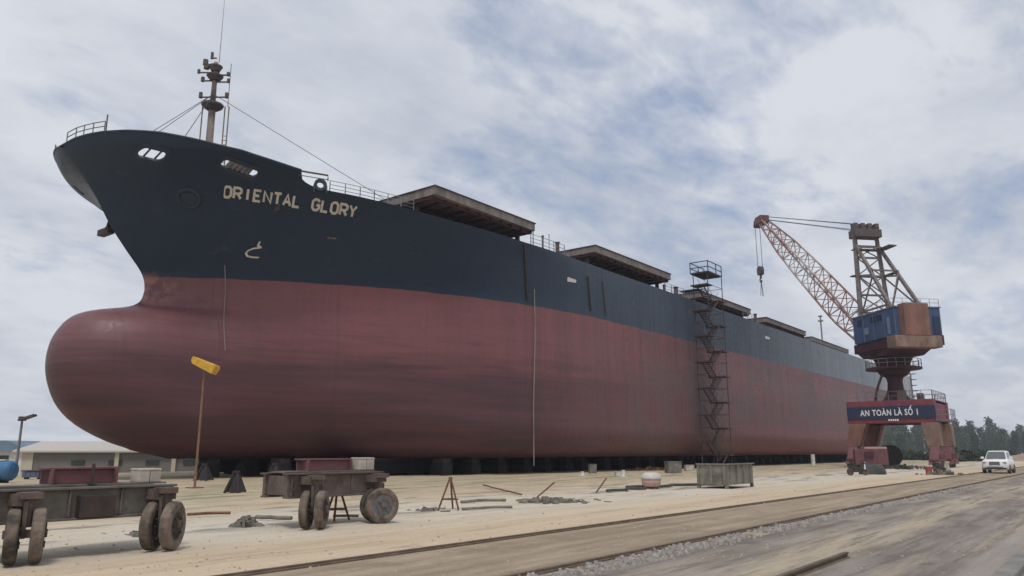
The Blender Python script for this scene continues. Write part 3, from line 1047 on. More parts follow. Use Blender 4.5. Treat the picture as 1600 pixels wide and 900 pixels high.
# arc length table of the name's baseline along the plating
tab, s_acc, prev = [], 0.0, None
for i in range(201):
    f = i / 200
    u = TA.x + (TB.x - TA.x) * f
    zb = TA.z + (TB.z - TA.z) * f
    p = hull_pt(u, zb)
    if prev is not None:
        s_acc += (p - prev).length
    tab.append((s_acc, f))
    prev = p
BASE = (hull_pt(TB.x, TB.z) - hull_pt(TA.x, TA.z)).normalized()
word, pitch = 'ORIENTAL GLORY', s_acc / 13.72
nm = MB()
hh = 0.80
for k, ch in enumerate(word):
    if ch == ' ':
        continue
    vs, fs = strokes_to_mesh(GLYPH[ch], 0.25)
    out = []
    for p in vs:
        s = (k + p.x) * pitch
        f = interp(tab, s) if s < s_acc else 1 + (s - s_acc) / s_acc * 1.0
        u = TA.x + (TB.x - TA.x) * f
        u, zz = lay(u, TA.z + (TB.z - TA.z) * f, (p.y - 0.5) * hh, BASE)
        out.append(hull_pt(u, zz, 0.035))
    nm.add(out, fs)
nmo = nm.build('ship_name', 'lettering', ship, label='cream painted name ORIENTAL GLORY on the bow')

BS = ship_hit(397, 392)
bs = MB()
sym = [[(0.05, 0.62), (0.06, 0.34), (0.30, 0.24)], [(0.30, 0.24), (-0.10, 0.16), (-0.32, 0.0), (-0.36, -0.18), (-0.22, -0.34), (0.05, -0.40), (0.42, -0.40)]]
vs, fs = strokes_to_mesh(sym, 0.10)
bs.add([hull_pt(BS.x + p.x * 0.95, BS.z + p.y * 0.95 + 0.0, 0.035) for p in vs], fs)
bs.build('bulb_symbol', 'lettering', ship, label='cream painted bulbous bow symbol')

# small painted marks amidships
for (px, py, ln, ht, mt) in ((893, 438, 1.15, 0.36, 'white_paint'), (1199, 528, 1.5, 0.40, 'white_paint'), (518, 372, 0.5, 0.12, 'grey_steel'), (1280, 550, 1.2, 0.4, 'frame_grey')):
    P = ship_hit(px, py)
    mb = MB()
    vs = [hull_pt(P.x + a * ln / 2, P.z + b4 * ht / 2 * (0.7 if a > 0 else 1.0), o) for o in (0.0, 0.06) for a, b4 in ((-1, -1), (1, -1), (1, 1), (-1, 1))]
    mb.add(vs, [(3, 2, 1, 0), (4, 5, 6, 7), (0, 1, 5, 4), (1, 2, 6, 5), (2, 3, 7, 6), (3, 0, 4, 7)])
    mb.build('side_marking', mt, ship, label='small pale plate on the ship side below deck' if mt == 'white_paint' else None)

# hawse pipe: ring plate and dark recess, and the anchor pocket lip at the stem
HP = ship_hit(295, 310)
e1 = (hull_pt(HP.x + 0.2, HP.z) - hull_pt(HP.x - 0.2, HP.z)).normalized()
e2 = (hull_pt(HP.x, HP.z + 0.2) - hull_pt(HP.x, HP.z - 0.2)).normalized()
nn = e1.cross(e2).normalized()
if nn.y > 0:
    nn = -nn
mb = MB()
mb.lathe(hull_pt(HP.x, HP.z), [(0.78, -0.2), (0.78, 0.06), (0.70, 0.13), (0.55, 0.10), (0.48, -0.05), (0.44, -0.3)], 28, d=nn)
hw = mb.build('hawse_pipe', 'hull_navy', ship, smooth=True)
mb = MB()
mb.lathe(hull_pt(HP.x, HP.z), [(0.01, 0.075), (0.47, 0.07), (0.47, 0.0)], 24, d=nn)
mb.build('pipe_mouth', 'hull_navy', hw)

# stockless anchor housed on the far bow, its flukes showing past the stem
an = MB()
A0 = on_v(166, 358, VC + 1.6)
ax = Vector((0.55, 0.25, 0.8)).normalized()
an.bar(A0 - ax * 0.1, A0 + ax * 1.3, 0.22)
for s in (-1, 1):
    d = Vector((0.25 * s, 0.75 * s, 0))
    an.add([A0 + d * 0.2 + Vector((-.15, 0, -.35)), A0 + d * 0.9 + Vector((-.1, 0, -.25)), A0 + d * 0.9 + Vector((.1, 0, .85)), A0 + d * 0.35 + Vector((.1, 0, .2)),
            A0 + d * 0.2 + Vector((.15, 0, -.35)), A0 + d * 0.9 + Vector((.18, 0, -.25)), A0 + d * 0.9 + Vector((.2, 0, .85)), A0 + d * 0.35 + Vector((.25, 0, .2))],
           [(3, 2, 1, 0), (4, 5, 6, 7), (0, 1, 5, 4), (1, 2, 6, 5), (2, 3, 7, 6), (3, 0, 4, 7)])
an.box(A0 + Vector((0, 0, -0.2)), (0.5, 1.5, 0.42))
an.build('anchor', 'dark_steel', ship, bevel=0.04, label='black anchor hanging at the far side of the stem')

# railing round the stem head, with a jackstaff
rl = MB()


def stem_rail(side, us, hgt):
    tops = []
    for u in us:
        zt = interp(ZTOP, u)
        p = Vector((u, VC + side * max(0.04, half(u, zt)), zt))
        rl.cyl(p, p + Vector((0, 0, hgt)), 0.035, 6)
        tops.append(p)
    for k in (1.0, 0.55):
        rl.path([p + Vector((0, 0, hgt * k)) for p in tops], 0.032, 5)


def _rail_side(side, us):
    global rl
    rl = MB()
    stem_rail(side, us, 0.72)
    rl.build('bow_rail', 'frame_grey', ship)


_rail_side(-1, [18.22, 18.36, 18.55, 18.8, 19.15])
_rail_side(1, [18.8, 19.15, 19.6])
js = MB()
u = 19.2
zt = interp(ZTOP, u)
js.cyl((u, VC - half(u, zt), zt - 0.1), (u, VC - half(u, zt), zt + 1.15), 0.045, 8)
js.build('jackstaff', 'mast_dark', ship)

# notch in the bulwark: rail across it, round panama lead, then open deck rails
nr2 = MB()
p0 = hull_pt(28.35, 19.46)
p1 = hull_pt(30.0, 19.42)
nr2.path([p0, p1, p1 + Vector((0.0, 0.0, -0.35))], 0.06, 6)
nr2.path([p0 + Vector((0, 0, -.3)), p1 + Vector((0, 0, -.3))], 0.03, 5)
nr2.build('notch_rail', 'mast_dark', ship)
pl = MB()
PC = Vector((30.15, VC - half(30.15, 18.8) + 0.05, 19.0))
e1 = (hull_pt(30.4, 18.6) - hull_pt(29.9, 18.6)).normalized()
nrm = e1.cross(Vector((0, 0, 1)))
nseg = 28
vs, fs = [], []
for i in range(nseg):
    a = 2 * pi * i / nseg
    for r, o in ((0.42, 0.14), (0.42, -0.14), (0.22, 0.14), (0.22, -0.14)):
        vs.append(PC + e1 * (cos(a) * r) + Vector((0, 0, sin(a) * r)) + nrm * o)
for i in range(nseg):
    i2 = (i + 1) % nseg
    p = [4 * i + k for k in range(4)]
    q = [4 * i2 + k for k in range(4)]
    fs += [(p[0], q[0], q[1], p[1]), (p[2], p[3], q[3], q[2]), (p[0], p[2], q[2], q[0]), (p[1], q[1], q[3], p[3])]
pl.add(vs, fs)
for s in (-1, 1):
    pl.box(PC + e1 * (s * 0.40) + Vector((0, 0, -0.3)), (0.10, 0.3, 0.5), rz=atan2(e1.y, e1.x))
pl.build('panama_lead', 'hull_navy', ship, smooth=False, label='round dark mooring lead in the bulwark notch')


def deck_rail(side, u0, u1, step, h=0.95):
    mb = MB()
    tops = []
    u = u0
    while u <= u1 + 0.01:
        zt = interp(ZTOP, u)
        p = Vector((u, VC + side * (half(u, zt) - 0.12), zt - 0.05))
        mb.cyl(p, p + Vector((0, 0, h)), 0.035, 6)
        tops.append(p)
        u += step
    for k in (1.0, 0.66, 0.33):
        mb.path([p + Vector((0, 0, h * k)) for p in tops], 0.022, 5)
    mb.build('deck_rail', 'frame_grey', ship)


for s in (-1, 1):
    deck_rail(s, 30.8, 36.5, 0.95, 0.8)
    deck_rail(s, 47.6, 53.5, 1.5)
    deck_rail(s, 70.3, 75.0, 1.5)
    deck_rail(s, 91.0, 94.0, 1.5)

# deck clutter between the hatches
cl = MB()
for (px, py, v, h, r) in ((833, 374, 36.4, 1.2, 0.05), (848, 378, 36.8, 0.9, 0.12), (858, 380, 37, 1.3, 0.04), (871, 384, 36.6, 0.5, 0.25), (1038, 450, 36.5, 0.55, 0.22), (1056, 452, 38, 0.4, 0.35), (1180, 494, 37, 0.5, 0.3)):
    P = on_v(px, py, v)
    cl = MB()
    cl.cyl((P.x, v, 17.35), (P.x, v, max(18.2, P.z) + h * 0.5), r * 0.7, 8)
    cl.cyl((P.x, v, max(18.2, P.z) + h * 0.5), (P.x, v, max(18.2, P.z) + h * 0.62), r * 0.95, 8)
    cl.build('deck_vent', 'mast_dark', ship)

# hatch covers rolled out over the ship's side
HATCH = [((680, 285), (836, 352), 36.0), ((930, 380), (1048, 430), 36.0), ((1097, 453), (1173, 485), 36.2), ((1197, 494), (1259, 519), 36.4), ((1268, 524), (1326, 548), 37.2)]
for k, (pa, pb, ve) in enumerate(HATCH):
    a, b5 = on_v(*pa, ve), on_v(*pb, ve)
    zt = (a.z + b5.z) / 2
    u0, u1 = a.x, b5.x
    th = 0.62
    vin = 49.6
    hc = MB()
    um, vm = (u0 + u1) / 2, (ve + vin) / 2
    hc.box((um, vm, zt - th / 2 - 0.06), (u1 - u0, vin - ve, th))
    hco = hc.build('hatch_cover', 'hatch_skirt', ship, bevel=0.03)
    tp = MB()
    tp.box((um, vm, zt - 0.03), (u1 - u0 + 0.14, vin - ve + 0.14, 0.07))
    tp.build('top_plate', 'hatch_top', hco)
    ub = MB()                                            # stiffened underside
    n = max(4, int((u1 - u0) / 1.3))
    for i in range(n + 1):
        uu = u0 + 0.15 + (u1 - u0 - 0.3) * i / n
        ub.box((uu, vm, zt - th - 0.15), (0.10, vin - ve - 0.5, 0.22))
    ub.box((um, ve + 0.5, zt - th - 0.17), (u1 - u0 - 0.3, 0.14, 0.26))
    ub.box((um, ve + 3.0, zt - th - 0.17), (u1 - u0 - 0.3, 0.14, 0.26))
    ub.build('stiffener', 'maroon_dark', hco)
    lg = MB()                                            # rolling beams and posts that carry it
    for uu in (u0 + 0.6, u1 - 0.7):
        lg = MB()
        vp = max(ve + 1.3, VC - half(uu, 17.8) + 0.7)
        lg.box((uu, vp, (17.35 + zt - th - 0.26) / 2), (0.28, 0.3, zt - th - 0.26 - 17.35))
        lg.bar((uu, ve + 0.8, zt - th - 0.34), (uu, 44, zt - th - 0.34), 0.22, 0.16)
        lg.bar((uu, vp, 17.9), (uu, vp + 1.9, zt - th - 0.3), 0.12)
        lg.build('support_frame', 'dark_steel', hco)
    cm = MB()
    cm.box((um, VC, (17.35 + zt - th - 0.3) / 2 - 0.05), (u1 - u0 - 1.6, 22.4, zt - th - 0.4 - 17.35))
    cm.build('coaming', 'maroon_dark', ship)
    if k == 4:
        s2 = MB()
        s2.box((um - 2, 46.5, zt + 0.35), (9.0, 5.0, 0.18))
        s2.box((um - 2, 46.5, zt + 1.0), (7.5, 4.0, 0.14))
        s2.build('loose_panel', 'column_grey', hco, label='pale loose panels on the aftmost hatch')

# bulwark stays seen as thin posts on the deck edge aft
# foremast
MB_U = on_v(327, 222, VC).x
ms = MB()
mz = lambda py: on_v(327 + (222 - py) * 0.055, py, VC).z
ms.cyl((MB_U, VC, 18.4), (MB_U, VC, mz(166)), 0.29, 14, 0.25)
ms.cyl((MB_U, VC, mz(166)), (MB_U, VC, mz(96)), 0.20, 12, 0.16)
mast = ms.build('foremast', 'mast_brown', ship, smooth=True)
pf = MB()
for py, rr, hh2 in ((164, 0.8, 0.36), (118, 0.62, 0.24), (103, 0.5, 0.26)):
    zc2 = mz(py)
    pf = MB()
    pf.lathe((MB_U, VC, zc2 - hh2 / 2), [(0.32, -0.25), (rr * 0.85, 0.0), (rr, 0.12), (rr, hh2 * 0.7), (rr * 0.5, hh2)], 10)
    pf.build('mast_platform', 'mast_dark', mast)
lt = MB()
for (dx, py, r, h) in ((-0.95, 152, 0.20, 0.5), (1.0, 152, 0.2, 0.45), (-1.25, 113, 0.16, 0.35), (-0.8, 100, 0.28, 0.5), (1.0, 117, 0.2, 0.3), (1.05, 128, 0.18, 0.35), (-0.9, 126, 0.2, 0.4), (-0.35, 90, 0.16, 0.6), (-0.7, 106, 0.3, 0.3)):
    c = Vector((MB_U, VC, mz(py))) + RT * dx
    lt = MB()
    lt.cyl(c, c + Vector((0, 0, h * 0.85)), r * 0.7, 8)
    lt.bar(Vector((MB_U, VC, c.z + 0.05)), c + Vector((0, 0, 0.05)), 0.09)
    lt.build('navigation_light', 'mast_dark', mast)
ld = MB()
for dx in (-0.72, 0.95, 1.25):
    b6 = Vector((MB_U, VC, 18.4)) + RT * dx
    ld.cyl(b6, Vector((b6.x, b6.y, mz(166))), 0.055, 6)
q0 = Vector((MB_U, VC, 18.4)) + RT * 0.95
q1 = Vector((MB_U, VC, 18.4)) + RT * 1.25
for i in range(18):
    zz = 18.6 + i * 0.35
    if zz < mz(168):
        ld.cyl((q0.x, q0.y, zz), (q1.x, q1.y, zz), 0.03, 5)
for py in (125,):
    b6 = Vector((MB_U, VC, mz(166))) + RT * 1.15
    ld.cyl(b6, Vector((b6.x, b6.y, mz(98))), 0.03, 5)
ld.build('mast_ladder', 'mast_brown', mast)
aa = MB()
b6 = Vector((MB_U, VC, mz(96))) + RT * 0.22
aa.cyl(b6, Vector((b6.x, b6.y, mz(96) + 5.6)), 0.028, 6, 0.012)
aa.build('whip_antenna', 'mast_dark', mast)
sw = MB()
Mtop = Vector((MB_U, VC, mz(146)))
sw.cyl(Mtop, Vector((22.3, VC - half(22.3, 20.5) + 0.3, 20.6)), 0.026, 5)
sw.build('stay_wire', 'cable', mast)
sw = MB()
sw.cyl(Mtop, Vector((21.0, VC - half(21, 20.5) + 2.6, 20.8)), 0.022, 5)
sw.build('stay_wire', 'cable', mast)
sw = MB()
sw.cyl(Mtop, Vector((38.6, VC - 10.0, 19.3)), 0.022, 5)
sw.build('stay_wire', 'cable', mast)
sw = MB()
sw.cyl(Mtop, Vector((22.3, VC + half(22.3, 20.5) - 0.3, 20.6)), 0.022, 5)
sw.build('stay_wire', 'cable', mast)

# small mast far aft
am = MB()
P = on_v(1284, 522, 44)
am.cyl((P.x, 44, 17.35), (P.x, 44, P.z + 3.6), 0.14, 8)
am.box((P.x, 44, P.z + 2.6), (0.5, 0.9, 0.25))
am.box((P.x, 44, P.z + 3.5), (0.4, 0.7, 0.25))
am.build('aft_mast', 'frame_grey', ship)

# ropes and hoses hanging down the side
for (px, y0, y1, r, mt) in ((351, 415, 548, 0.03, 'rope_pale'), (834, 452, 744, 0.035, 'rope_pale'), (819, 382, 470, 0.08, 'dark_steel'), (918, 432, 486, 0.07, 'dark_steel'), (941, 440, 494, 0.05, 'dark_steel')):
    pts = []
    for i in range(15):
        py = y0 + (y1 - y0) * i / 14
        P = ship_hit(px + (4 * sin(i * 0.5) * 0.3 if mt == 'rope_pale' else 0.35 * i), min(py, 715)) if py < 690 else None
        if P is None:
            P = pts[-1].copy()
            P.z -= 0.75
        else:
            P = P + Vector((-0.05, -0.09, 0))
        pts.append(P)
    hb = MB()
    hb.path(pts, r, 5)
    o = hb.build('hanging_rope' if mt == 'rope_pale' else 'hose', mt)
    tag(o, {351: 'pale rope hanging on the red bow plating under the dark paint', 834: 'pale rope hanging from the ship side down to the sand',
            819: 'thick dark hose hanging on the hull below the foremost hatch cover', 918: 'dark hose on the blue hull beside the white plate',
            941: 'thinner dark hose on the hull right of the other hose near the second hatch'}[px], 'rope' if mt == 'rope_pale' else 'hose')

# ------------------------------------------------------------------ blocks and cradle girders under the ship
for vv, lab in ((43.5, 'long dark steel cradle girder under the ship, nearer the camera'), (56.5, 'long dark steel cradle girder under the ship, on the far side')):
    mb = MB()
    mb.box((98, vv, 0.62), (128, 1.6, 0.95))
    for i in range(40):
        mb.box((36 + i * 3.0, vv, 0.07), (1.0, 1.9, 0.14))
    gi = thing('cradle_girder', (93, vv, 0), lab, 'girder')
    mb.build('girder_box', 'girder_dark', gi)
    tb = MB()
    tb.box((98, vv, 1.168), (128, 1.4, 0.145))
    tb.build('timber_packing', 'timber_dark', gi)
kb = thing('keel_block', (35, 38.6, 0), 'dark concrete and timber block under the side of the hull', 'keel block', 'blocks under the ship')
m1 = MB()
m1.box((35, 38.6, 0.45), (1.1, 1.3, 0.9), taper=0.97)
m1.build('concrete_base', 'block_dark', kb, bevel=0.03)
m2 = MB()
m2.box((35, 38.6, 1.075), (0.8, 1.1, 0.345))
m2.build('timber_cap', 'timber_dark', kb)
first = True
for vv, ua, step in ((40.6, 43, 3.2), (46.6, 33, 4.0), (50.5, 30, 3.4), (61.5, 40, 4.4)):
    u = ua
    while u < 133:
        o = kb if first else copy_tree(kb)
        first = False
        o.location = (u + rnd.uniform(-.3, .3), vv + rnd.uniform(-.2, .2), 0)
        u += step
# tripod shores under the bow
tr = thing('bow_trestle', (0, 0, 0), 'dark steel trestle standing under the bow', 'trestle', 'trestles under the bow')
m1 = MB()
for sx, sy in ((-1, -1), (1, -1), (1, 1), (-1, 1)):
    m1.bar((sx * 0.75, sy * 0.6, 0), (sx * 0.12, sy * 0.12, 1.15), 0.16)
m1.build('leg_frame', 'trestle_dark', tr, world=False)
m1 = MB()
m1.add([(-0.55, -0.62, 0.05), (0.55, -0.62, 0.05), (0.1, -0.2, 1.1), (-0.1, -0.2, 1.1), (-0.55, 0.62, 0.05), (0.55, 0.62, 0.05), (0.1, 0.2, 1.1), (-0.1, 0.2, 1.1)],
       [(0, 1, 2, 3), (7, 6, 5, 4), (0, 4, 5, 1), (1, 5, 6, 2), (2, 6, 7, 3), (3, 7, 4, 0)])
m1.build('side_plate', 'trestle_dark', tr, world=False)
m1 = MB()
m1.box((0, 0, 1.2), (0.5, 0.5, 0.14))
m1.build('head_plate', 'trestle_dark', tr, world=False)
tl = ['black pyramid trestle standing alone under the bow', 'black trestle right of the lone one, under the fore part of the hull', 'dark trestle under the bulb nearest to the yellow floodlight']
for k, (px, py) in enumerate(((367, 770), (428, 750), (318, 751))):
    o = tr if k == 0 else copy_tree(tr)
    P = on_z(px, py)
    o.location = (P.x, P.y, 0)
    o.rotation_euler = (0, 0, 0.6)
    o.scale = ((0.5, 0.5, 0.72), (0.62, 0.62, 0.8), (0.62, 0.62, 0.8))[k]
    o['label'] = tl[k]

# ------------------------------------------------------------------ portal crane
CU, CV = 98.0, 20.5
AX = radians(46)
a_ = Vector((cos(AX), sin(AX), 0))
r_ = Vector((sin(AX), -cos(AX), 0))
c0 = Vector((CU, CV, 0))


def cp(f, s, z):
    return c0 + a_ * f + r_ * s + Vector((0, 0, z))


crane = thing('portal_crane', (CU, CV, 0), 'tall portal slewing crane with blue machine house and lattice boom beside the ship', 'crane')
GU, GV = 3.6, 4.35
pb = MB()
for su in (-1, 1):
    pb.box((CU + su * GU, CV, 6.05), (1.2, 2 * GV + 0.3, 2.5))
for sv in (-1, 1):
    pb.box((CU, CV + sv * (GV - 0.4), 6.0), (2 * GU - 1.2, 0.9, 2.0))
pb.box((CU, CV, 7.24), (2 * GU + 1.0, 2 * GV + 0.2, 0.12))
portal = pb.build('portal_frame', 'red_paint', crane, bevel=0.05)
for su in (-1, 1):
    for sv in (-1, 1):
        lgm = MB()
        w0, w1 = 1.7, 1.4
        top = Vector((CU + su * (GU - 0.1), CV + sv * (GV - 0.45 - (0.5 if sv > 0 else 0)), 4.8))
        bot = Vector((CU + su * (GU + 0.0), CV + sv * (GV - 0.2), 2.3))
        vs = []
        for c, h in ((bot, w1), (top, w0)):
            for x, y in ((-h / 2, -h / 2), (h / 2, -h / 2), (h / 2, h / 2), (-h / 2, h / 2)):
                vs.append(c + Vector((x, y, 0)))
        lgm.add(vs, [(3, 2, 1, 0), (4, 5, 6, 7), (0, 1, 5, 4), (1, 2, 6, 5), (2, 3, 7, 6), (3, 0, 4, 7)])
        lgm.build('portal_leg', 'tan_plate' if sv < 0 else 'brown_plate', crane, bevel=0.04)
        bg2 = MB()
        bx = Vector((bot.x, bot.y, 0))
        bg2.prism([(-2.0, 1.0), (-0.7, 2.3), (0.7, 2.3), (2.0, 1.0), (2.0, 0.75), (-2.0, 0.75)], bx + Vector((0, -0.45, 0)), (1, 0, 0), (0, 0, 1), (0, 1, 0), 0.9)
        for k in (-1, 1):
            bg2.prism([(-0.95, 0.35), (-0.4, 0.95), (0.4, 0.95), (0.95, 0.35)], bx + Vector((k * 1.3, -0.55, 0)), (1, 0, 0), (0, 0, 1), (0, 1, 0), 1.1)
        bg2.box(bx + Vector((-1.2, -0.75, 1.25)), (0.7, 0.6, 0.6))
        bgo = bg2.build('bogie', 'maroon_paint', crane, bevel=0.03)
        for k in (-1.85, -0.75, 0.75, 1.85):
            wm = MB()
            wm.lathe(bx + Vector((k, -0.2, 0.36)), [(0.05, 0), (0.36, 0), (0.40, 0.03), (0.40, 0.08), (0.35, 0.1), (0.35, 0.3), (0.40, 0.32), (0.40, 0.38), (0.05, 0.40)], 16, d=(0, 1, 0))
            wm.build('rail_wheel', 'dark_steel', bgo)
# slogan board on the front beam
fu = CU - GU - 0.6
sb = MB()
sb.box((fu - 0.05, CV - 0.05, 5.98), (0.1, 2 * GV + 0.36, 1.35))
board = sb.build('slogan_board', 'navy_paint', crane)
tv, tf = text_mesh('AN TOÀN LÀ SỐ 1', 1.12, 0.02)
x0, x1 = min(p[0] for p in tv), max(p[0] for p in tv)
ymx = 0.72
tw, sc = 5.9, 0.92
tm = MB()
tm.add([(fu - 0.115, CV + 0.1 - ((p[0] - x0) / (x1 - x0) - 0.5) * tw, 5.78 + p[1] * sc - 0.12) for p in tv], tf)
tm.build('slogan', 'sign_white', board, label='white slogan AN TOÀN LÀ SỐ 1')
sm = MB()
for i in range(5):
    sm.box((fu - 0.115, CV - 0.2 - i * 0.22 + 0.3, 5.14), (0.02, 0.15, 0.22))
sm.build('small_plate', 'sign_white', board)
# railings and lockers on top of the portal
hr = MB()
for su in (-1, 1):
    for i in range(9):
        p = Vector((CU + su * (GU + 0.4), CV - GV + i * GV / 4, 7.3))
        hr.cyl(p, p + Vector((0, 0, 1.0)), 0.035, 5)
    for h in (0.5, 1.0):
        hr.cyl((CU + su * (GU + 0.4), CV - GV, 7.3 + h), (CU + su * (GU + 0.4), CV + GV, 7.3 + h), 0.03, 5)
for i in range(9):
    p = Vector((CU - GU + i * GU / 4, CV - GV, 7.3))
    hr.cyl(p, p + Vector((0, 0, 1.0)), 0.035, 5)
for h in (0.5, 1.0):
    hr.cyl((CU - GU, CV - GV, 7.3 + h), (CU + GU, CV - GV, 7.3 + h), 0.03, 5)
hr.build('portal_rail', 'frame_grey', crane)
lk = MB()
lk.box((CU - 3.6, CV - 1.3, 7.85), (0.9, 0.8, 1.1))
lk.build('locker', 'mast_dark', crane)
lk = MB()
lk.box((CU - 3.4, CV - 3.1, 7.65), (0.7, 0.6, 0.7))
lk.build('locker', 'mast_dark', crane)
sl = MB()                                               # side landing at the right
sl.box((CU - GU + 0.6, CV - GV - 0.95, 5.0), (2.6, 1.5, 0.14))
for i in range(4):
    p = Vector((CU - GU - 0.6 + i * 0.8, CV - GV - 1.65, 5.05))
    sl.cyl(p, p + Vector((0, 0, 1.1)), 0.04, 5)
for h in (0.55, 1.1):
    sl.cyl((CU - GU - 0.6, CV - GV - 1.65, 5.05 + h), (CU - GU + 1.8, CV - GV - 1.65, 5.05 + h), 0.035, 5)
    sl.cyl((CU - GU - 0.6, CV - GV - 1.65, 5.05 + h), (CU - GU - 0.6, CV - GV - 0.25, 5.05 + h), 0.035, 5)
sl.build('side_landing', 'frame_grey', crane)
# pedestal
pd = MB()
pd.lathe((CU, CV, 7.3), [(1.75, 0), (1.75, 0.12), (1.55, 0.2), (1.15, 0.7), (0.88, 1.5), (0.8, 2.3), (0.9, 2.8), (1.25, 3.05)], 32)
pd.build('pedestal', 'maroon_dark', crane, smooth=False)
pl2 = MB()
pl2.lathe((CU, CV, 10.35), [(1.35, 0), (1.5, 0.1), (1.75, 0.5), (2.0, 0.65), (3.0, 0.7), (3.0, 0.9), (2.0, 0.95), (1.75, 1.0), (1.9, 1.6), (2.3, 2.3), (2.6, 2.6)], 28)
pl2.build('slewing_ring', 'maroon_dark', crane, smooth=False)
gr2 = MB()
for i in range(20):
    a = 2 * pi * i / 20
    p = Vector((CU + 2.95 * cos(a), CV + 2.95 * sin(a), 11.2))
    gr2.cyl(p, p + Vector((0, 0, 0.95)), 0.035, 5)
for h in (0.5, 0.95):
    gr2.path([(CU + 2.95 * cos(2 * pi * i / 28), CV + 2.95 * sin(2 * pi * i / 28), 11.2 + h) for i in range(29)], 0.03, 5)
gr2.build('ring_rail', 'frame_grey', crane)
# caged ladder and power cable on the pedestal
cg = MB()
lp = c0 + Vector((0.5, -1.6, 0))
for dx in (-0.25, 0.25):
    cg.cyl(lp + Vector((dx, 0, 7.3)), lp + Vector((dx, 0, 10.6)), 0.04, 6)
for i in range(11):
    cg.cyl(lp + Vector((-0.25, 0, 7.5 + i * 0.3)), lp + Vector((0.25, 0, 7.5 + i * 0.3)), 0.025, 5)
for i in range(5):
    zz = 7.9 + i * 0.65
    cg.path([lp + Vector((0.35 * cos(pi + pi * k / 8), 0.6 * sin(pi + pi * k / 8), zz)) for k in range(9)], 0.025, 5)
cg.build('pedestal_ladder', 'mast_dark', crane)
cb2 = MB()
cb2.path([c0 + Vector((-1.5, 2.0, 7.3)), c0 + Vector((-1.5, 1.8, 8.3)), c0 + Vector((-1.4, 1.5, 9.3)), c0 + Vector((-1.2, 1.1, 10.3)), c0 + Vector((-1.0, 0.9, 10.7))], 0.15, 8)
cb2.build('power_cable', 'mast_dark', crane, smooth=True)

# machine house
HW, HB, HT = 2.75, 14.35, 17.5
fr_ = MB()
fr_.box(cp(-1.1, 0, 13.8), (9.4, 5.0, 1.1), rz=AX)
fr_.prism([(-4.4, 0), (3.4, 0), (2.2, -0.8), (-2.4, -0.8)], cp(0, -2.3, 13.3), tuple(a_), (0, 0, 1), tuple(r_), 4.6)
fr_.build('slewing_frame', 'maroon_dark', crane, bevel=0.04)
hs = MB()
hs.box(cp(-1.2, 0, (HB + HT) / 2), (8.2, 2 * HW, HT - HB), rz=AX)
house = hs.build('machine_house', 'blue_paint', crane, bevel=0.06)
rf = MB()
rf.box(cp(-1.2, 0, HT + 0.06), (8.4, 2 * HW + 0.2, 0.12), rz=AX)
rf.build('house_roof', 'frame_grey', house)
st2 = MB()
for f in (-5.2, -3.2, -1.2, 0.8, 2.8):
    st2.bar(cp(f, -HW - 0.03, HB), cp(f, -HW - 0.03, HT), 0.10, 0.08)
for s in (-1.8, 0.0, 2.0):
    st2.bar(cp(-5.33, s, HB), cp(-5.33, s, HT), 0.08, 0.06)
st2.build('corner_post', 'bin_blue', house)
wd = MB()
wd.box(cp(0.3, -HW - 0.02, 15.6), (0.8, 0.06, 0.8), rz=AX)
wd.build('house_window', 'roof_blue', house)
wd = MB()
wd.box(cp(-4.0, -HW - 0.02, 15.6), (0.5, 0.06, 1.9), rz=AX)
wd.build('house_window', 'roof_blue', house)
dv = MB()
dv.box(cp(-5.34, 2.1, HB + 1.15), (0.05, 0.8, 2.0), rz=AX)
dv.build('house_door', 'navy_paint', house)
for f in (-2.3, -1.1, 1.5):
    lv2 = MB()
    lv2.box(cp(f, -HW - 0.02, HT - 0.75), (0.9, 0.05, 0.7), rz=AX)
    for q in range(6):
        lv2.box(cp(f, -HW - 0.05, HT - 1.05 + q * 0.12), (0.86, 0.05, 0.03), rz=AX)
    lv2.build('louvre', 'navy_paint', house)
hr3 = MB()
for q in range(9):
    p = cp(-5.2 + q, -HW, HT + 0.12)
    hr3.cyl(p, p + Vector((0, 0, 0.9)), 0.03, 5)
for q in range(6):
    p = cp(-5.2, -HW + q * 1.1, HT + 0.12)
    hr3.cyl(p, p + Vector((0, 0, 0.9)), 0.03, 5)
for h in (0.45, 0.9):
    hr3.cyl(cp(-5.2, -HW, HT + 0.12 + h), cp(2.8, -HW, HT + 0.12 + h), 0.025, 5)
    hr3.cyl(cp(-5.2, -HW, HT + 0.12 + h), cp(-5.2, HW, HT + 0.12 + h), 0.025, 5)
hr3.build('roof_rail', 'frame_grey', house)
cw = MB()
cw.box(cp(-5.75, -0.85, 16.0), (1.1, 3.0, 3.6), rz=AX)
cw.build('counterweight', 'brown_plate', crane, bevel=0.05)
bl = MB()
bl.box(cp(-5.5, -0.9, 13.55), (1.5, 5.6, 1.3), rz=AX)
bl.build('ballast_box', 'tan_plate', crane, bevel=0.04)
# driver's cab at the front
dc = MB()
dc.box(cp(3.9, 1.7, 15.6), (2.0, 1.8, 2.2), rz=AX)
dco = dc.build('driver_cab', 'blue_paint', crane, bevel=0.05)
dg2 = MB()
dg2.box(cp(4.92, 1.7, 15.9), (0.06, 1.5, 1.2), rz=AX)
dg2.build('cab_window', 'car_glass', dco)

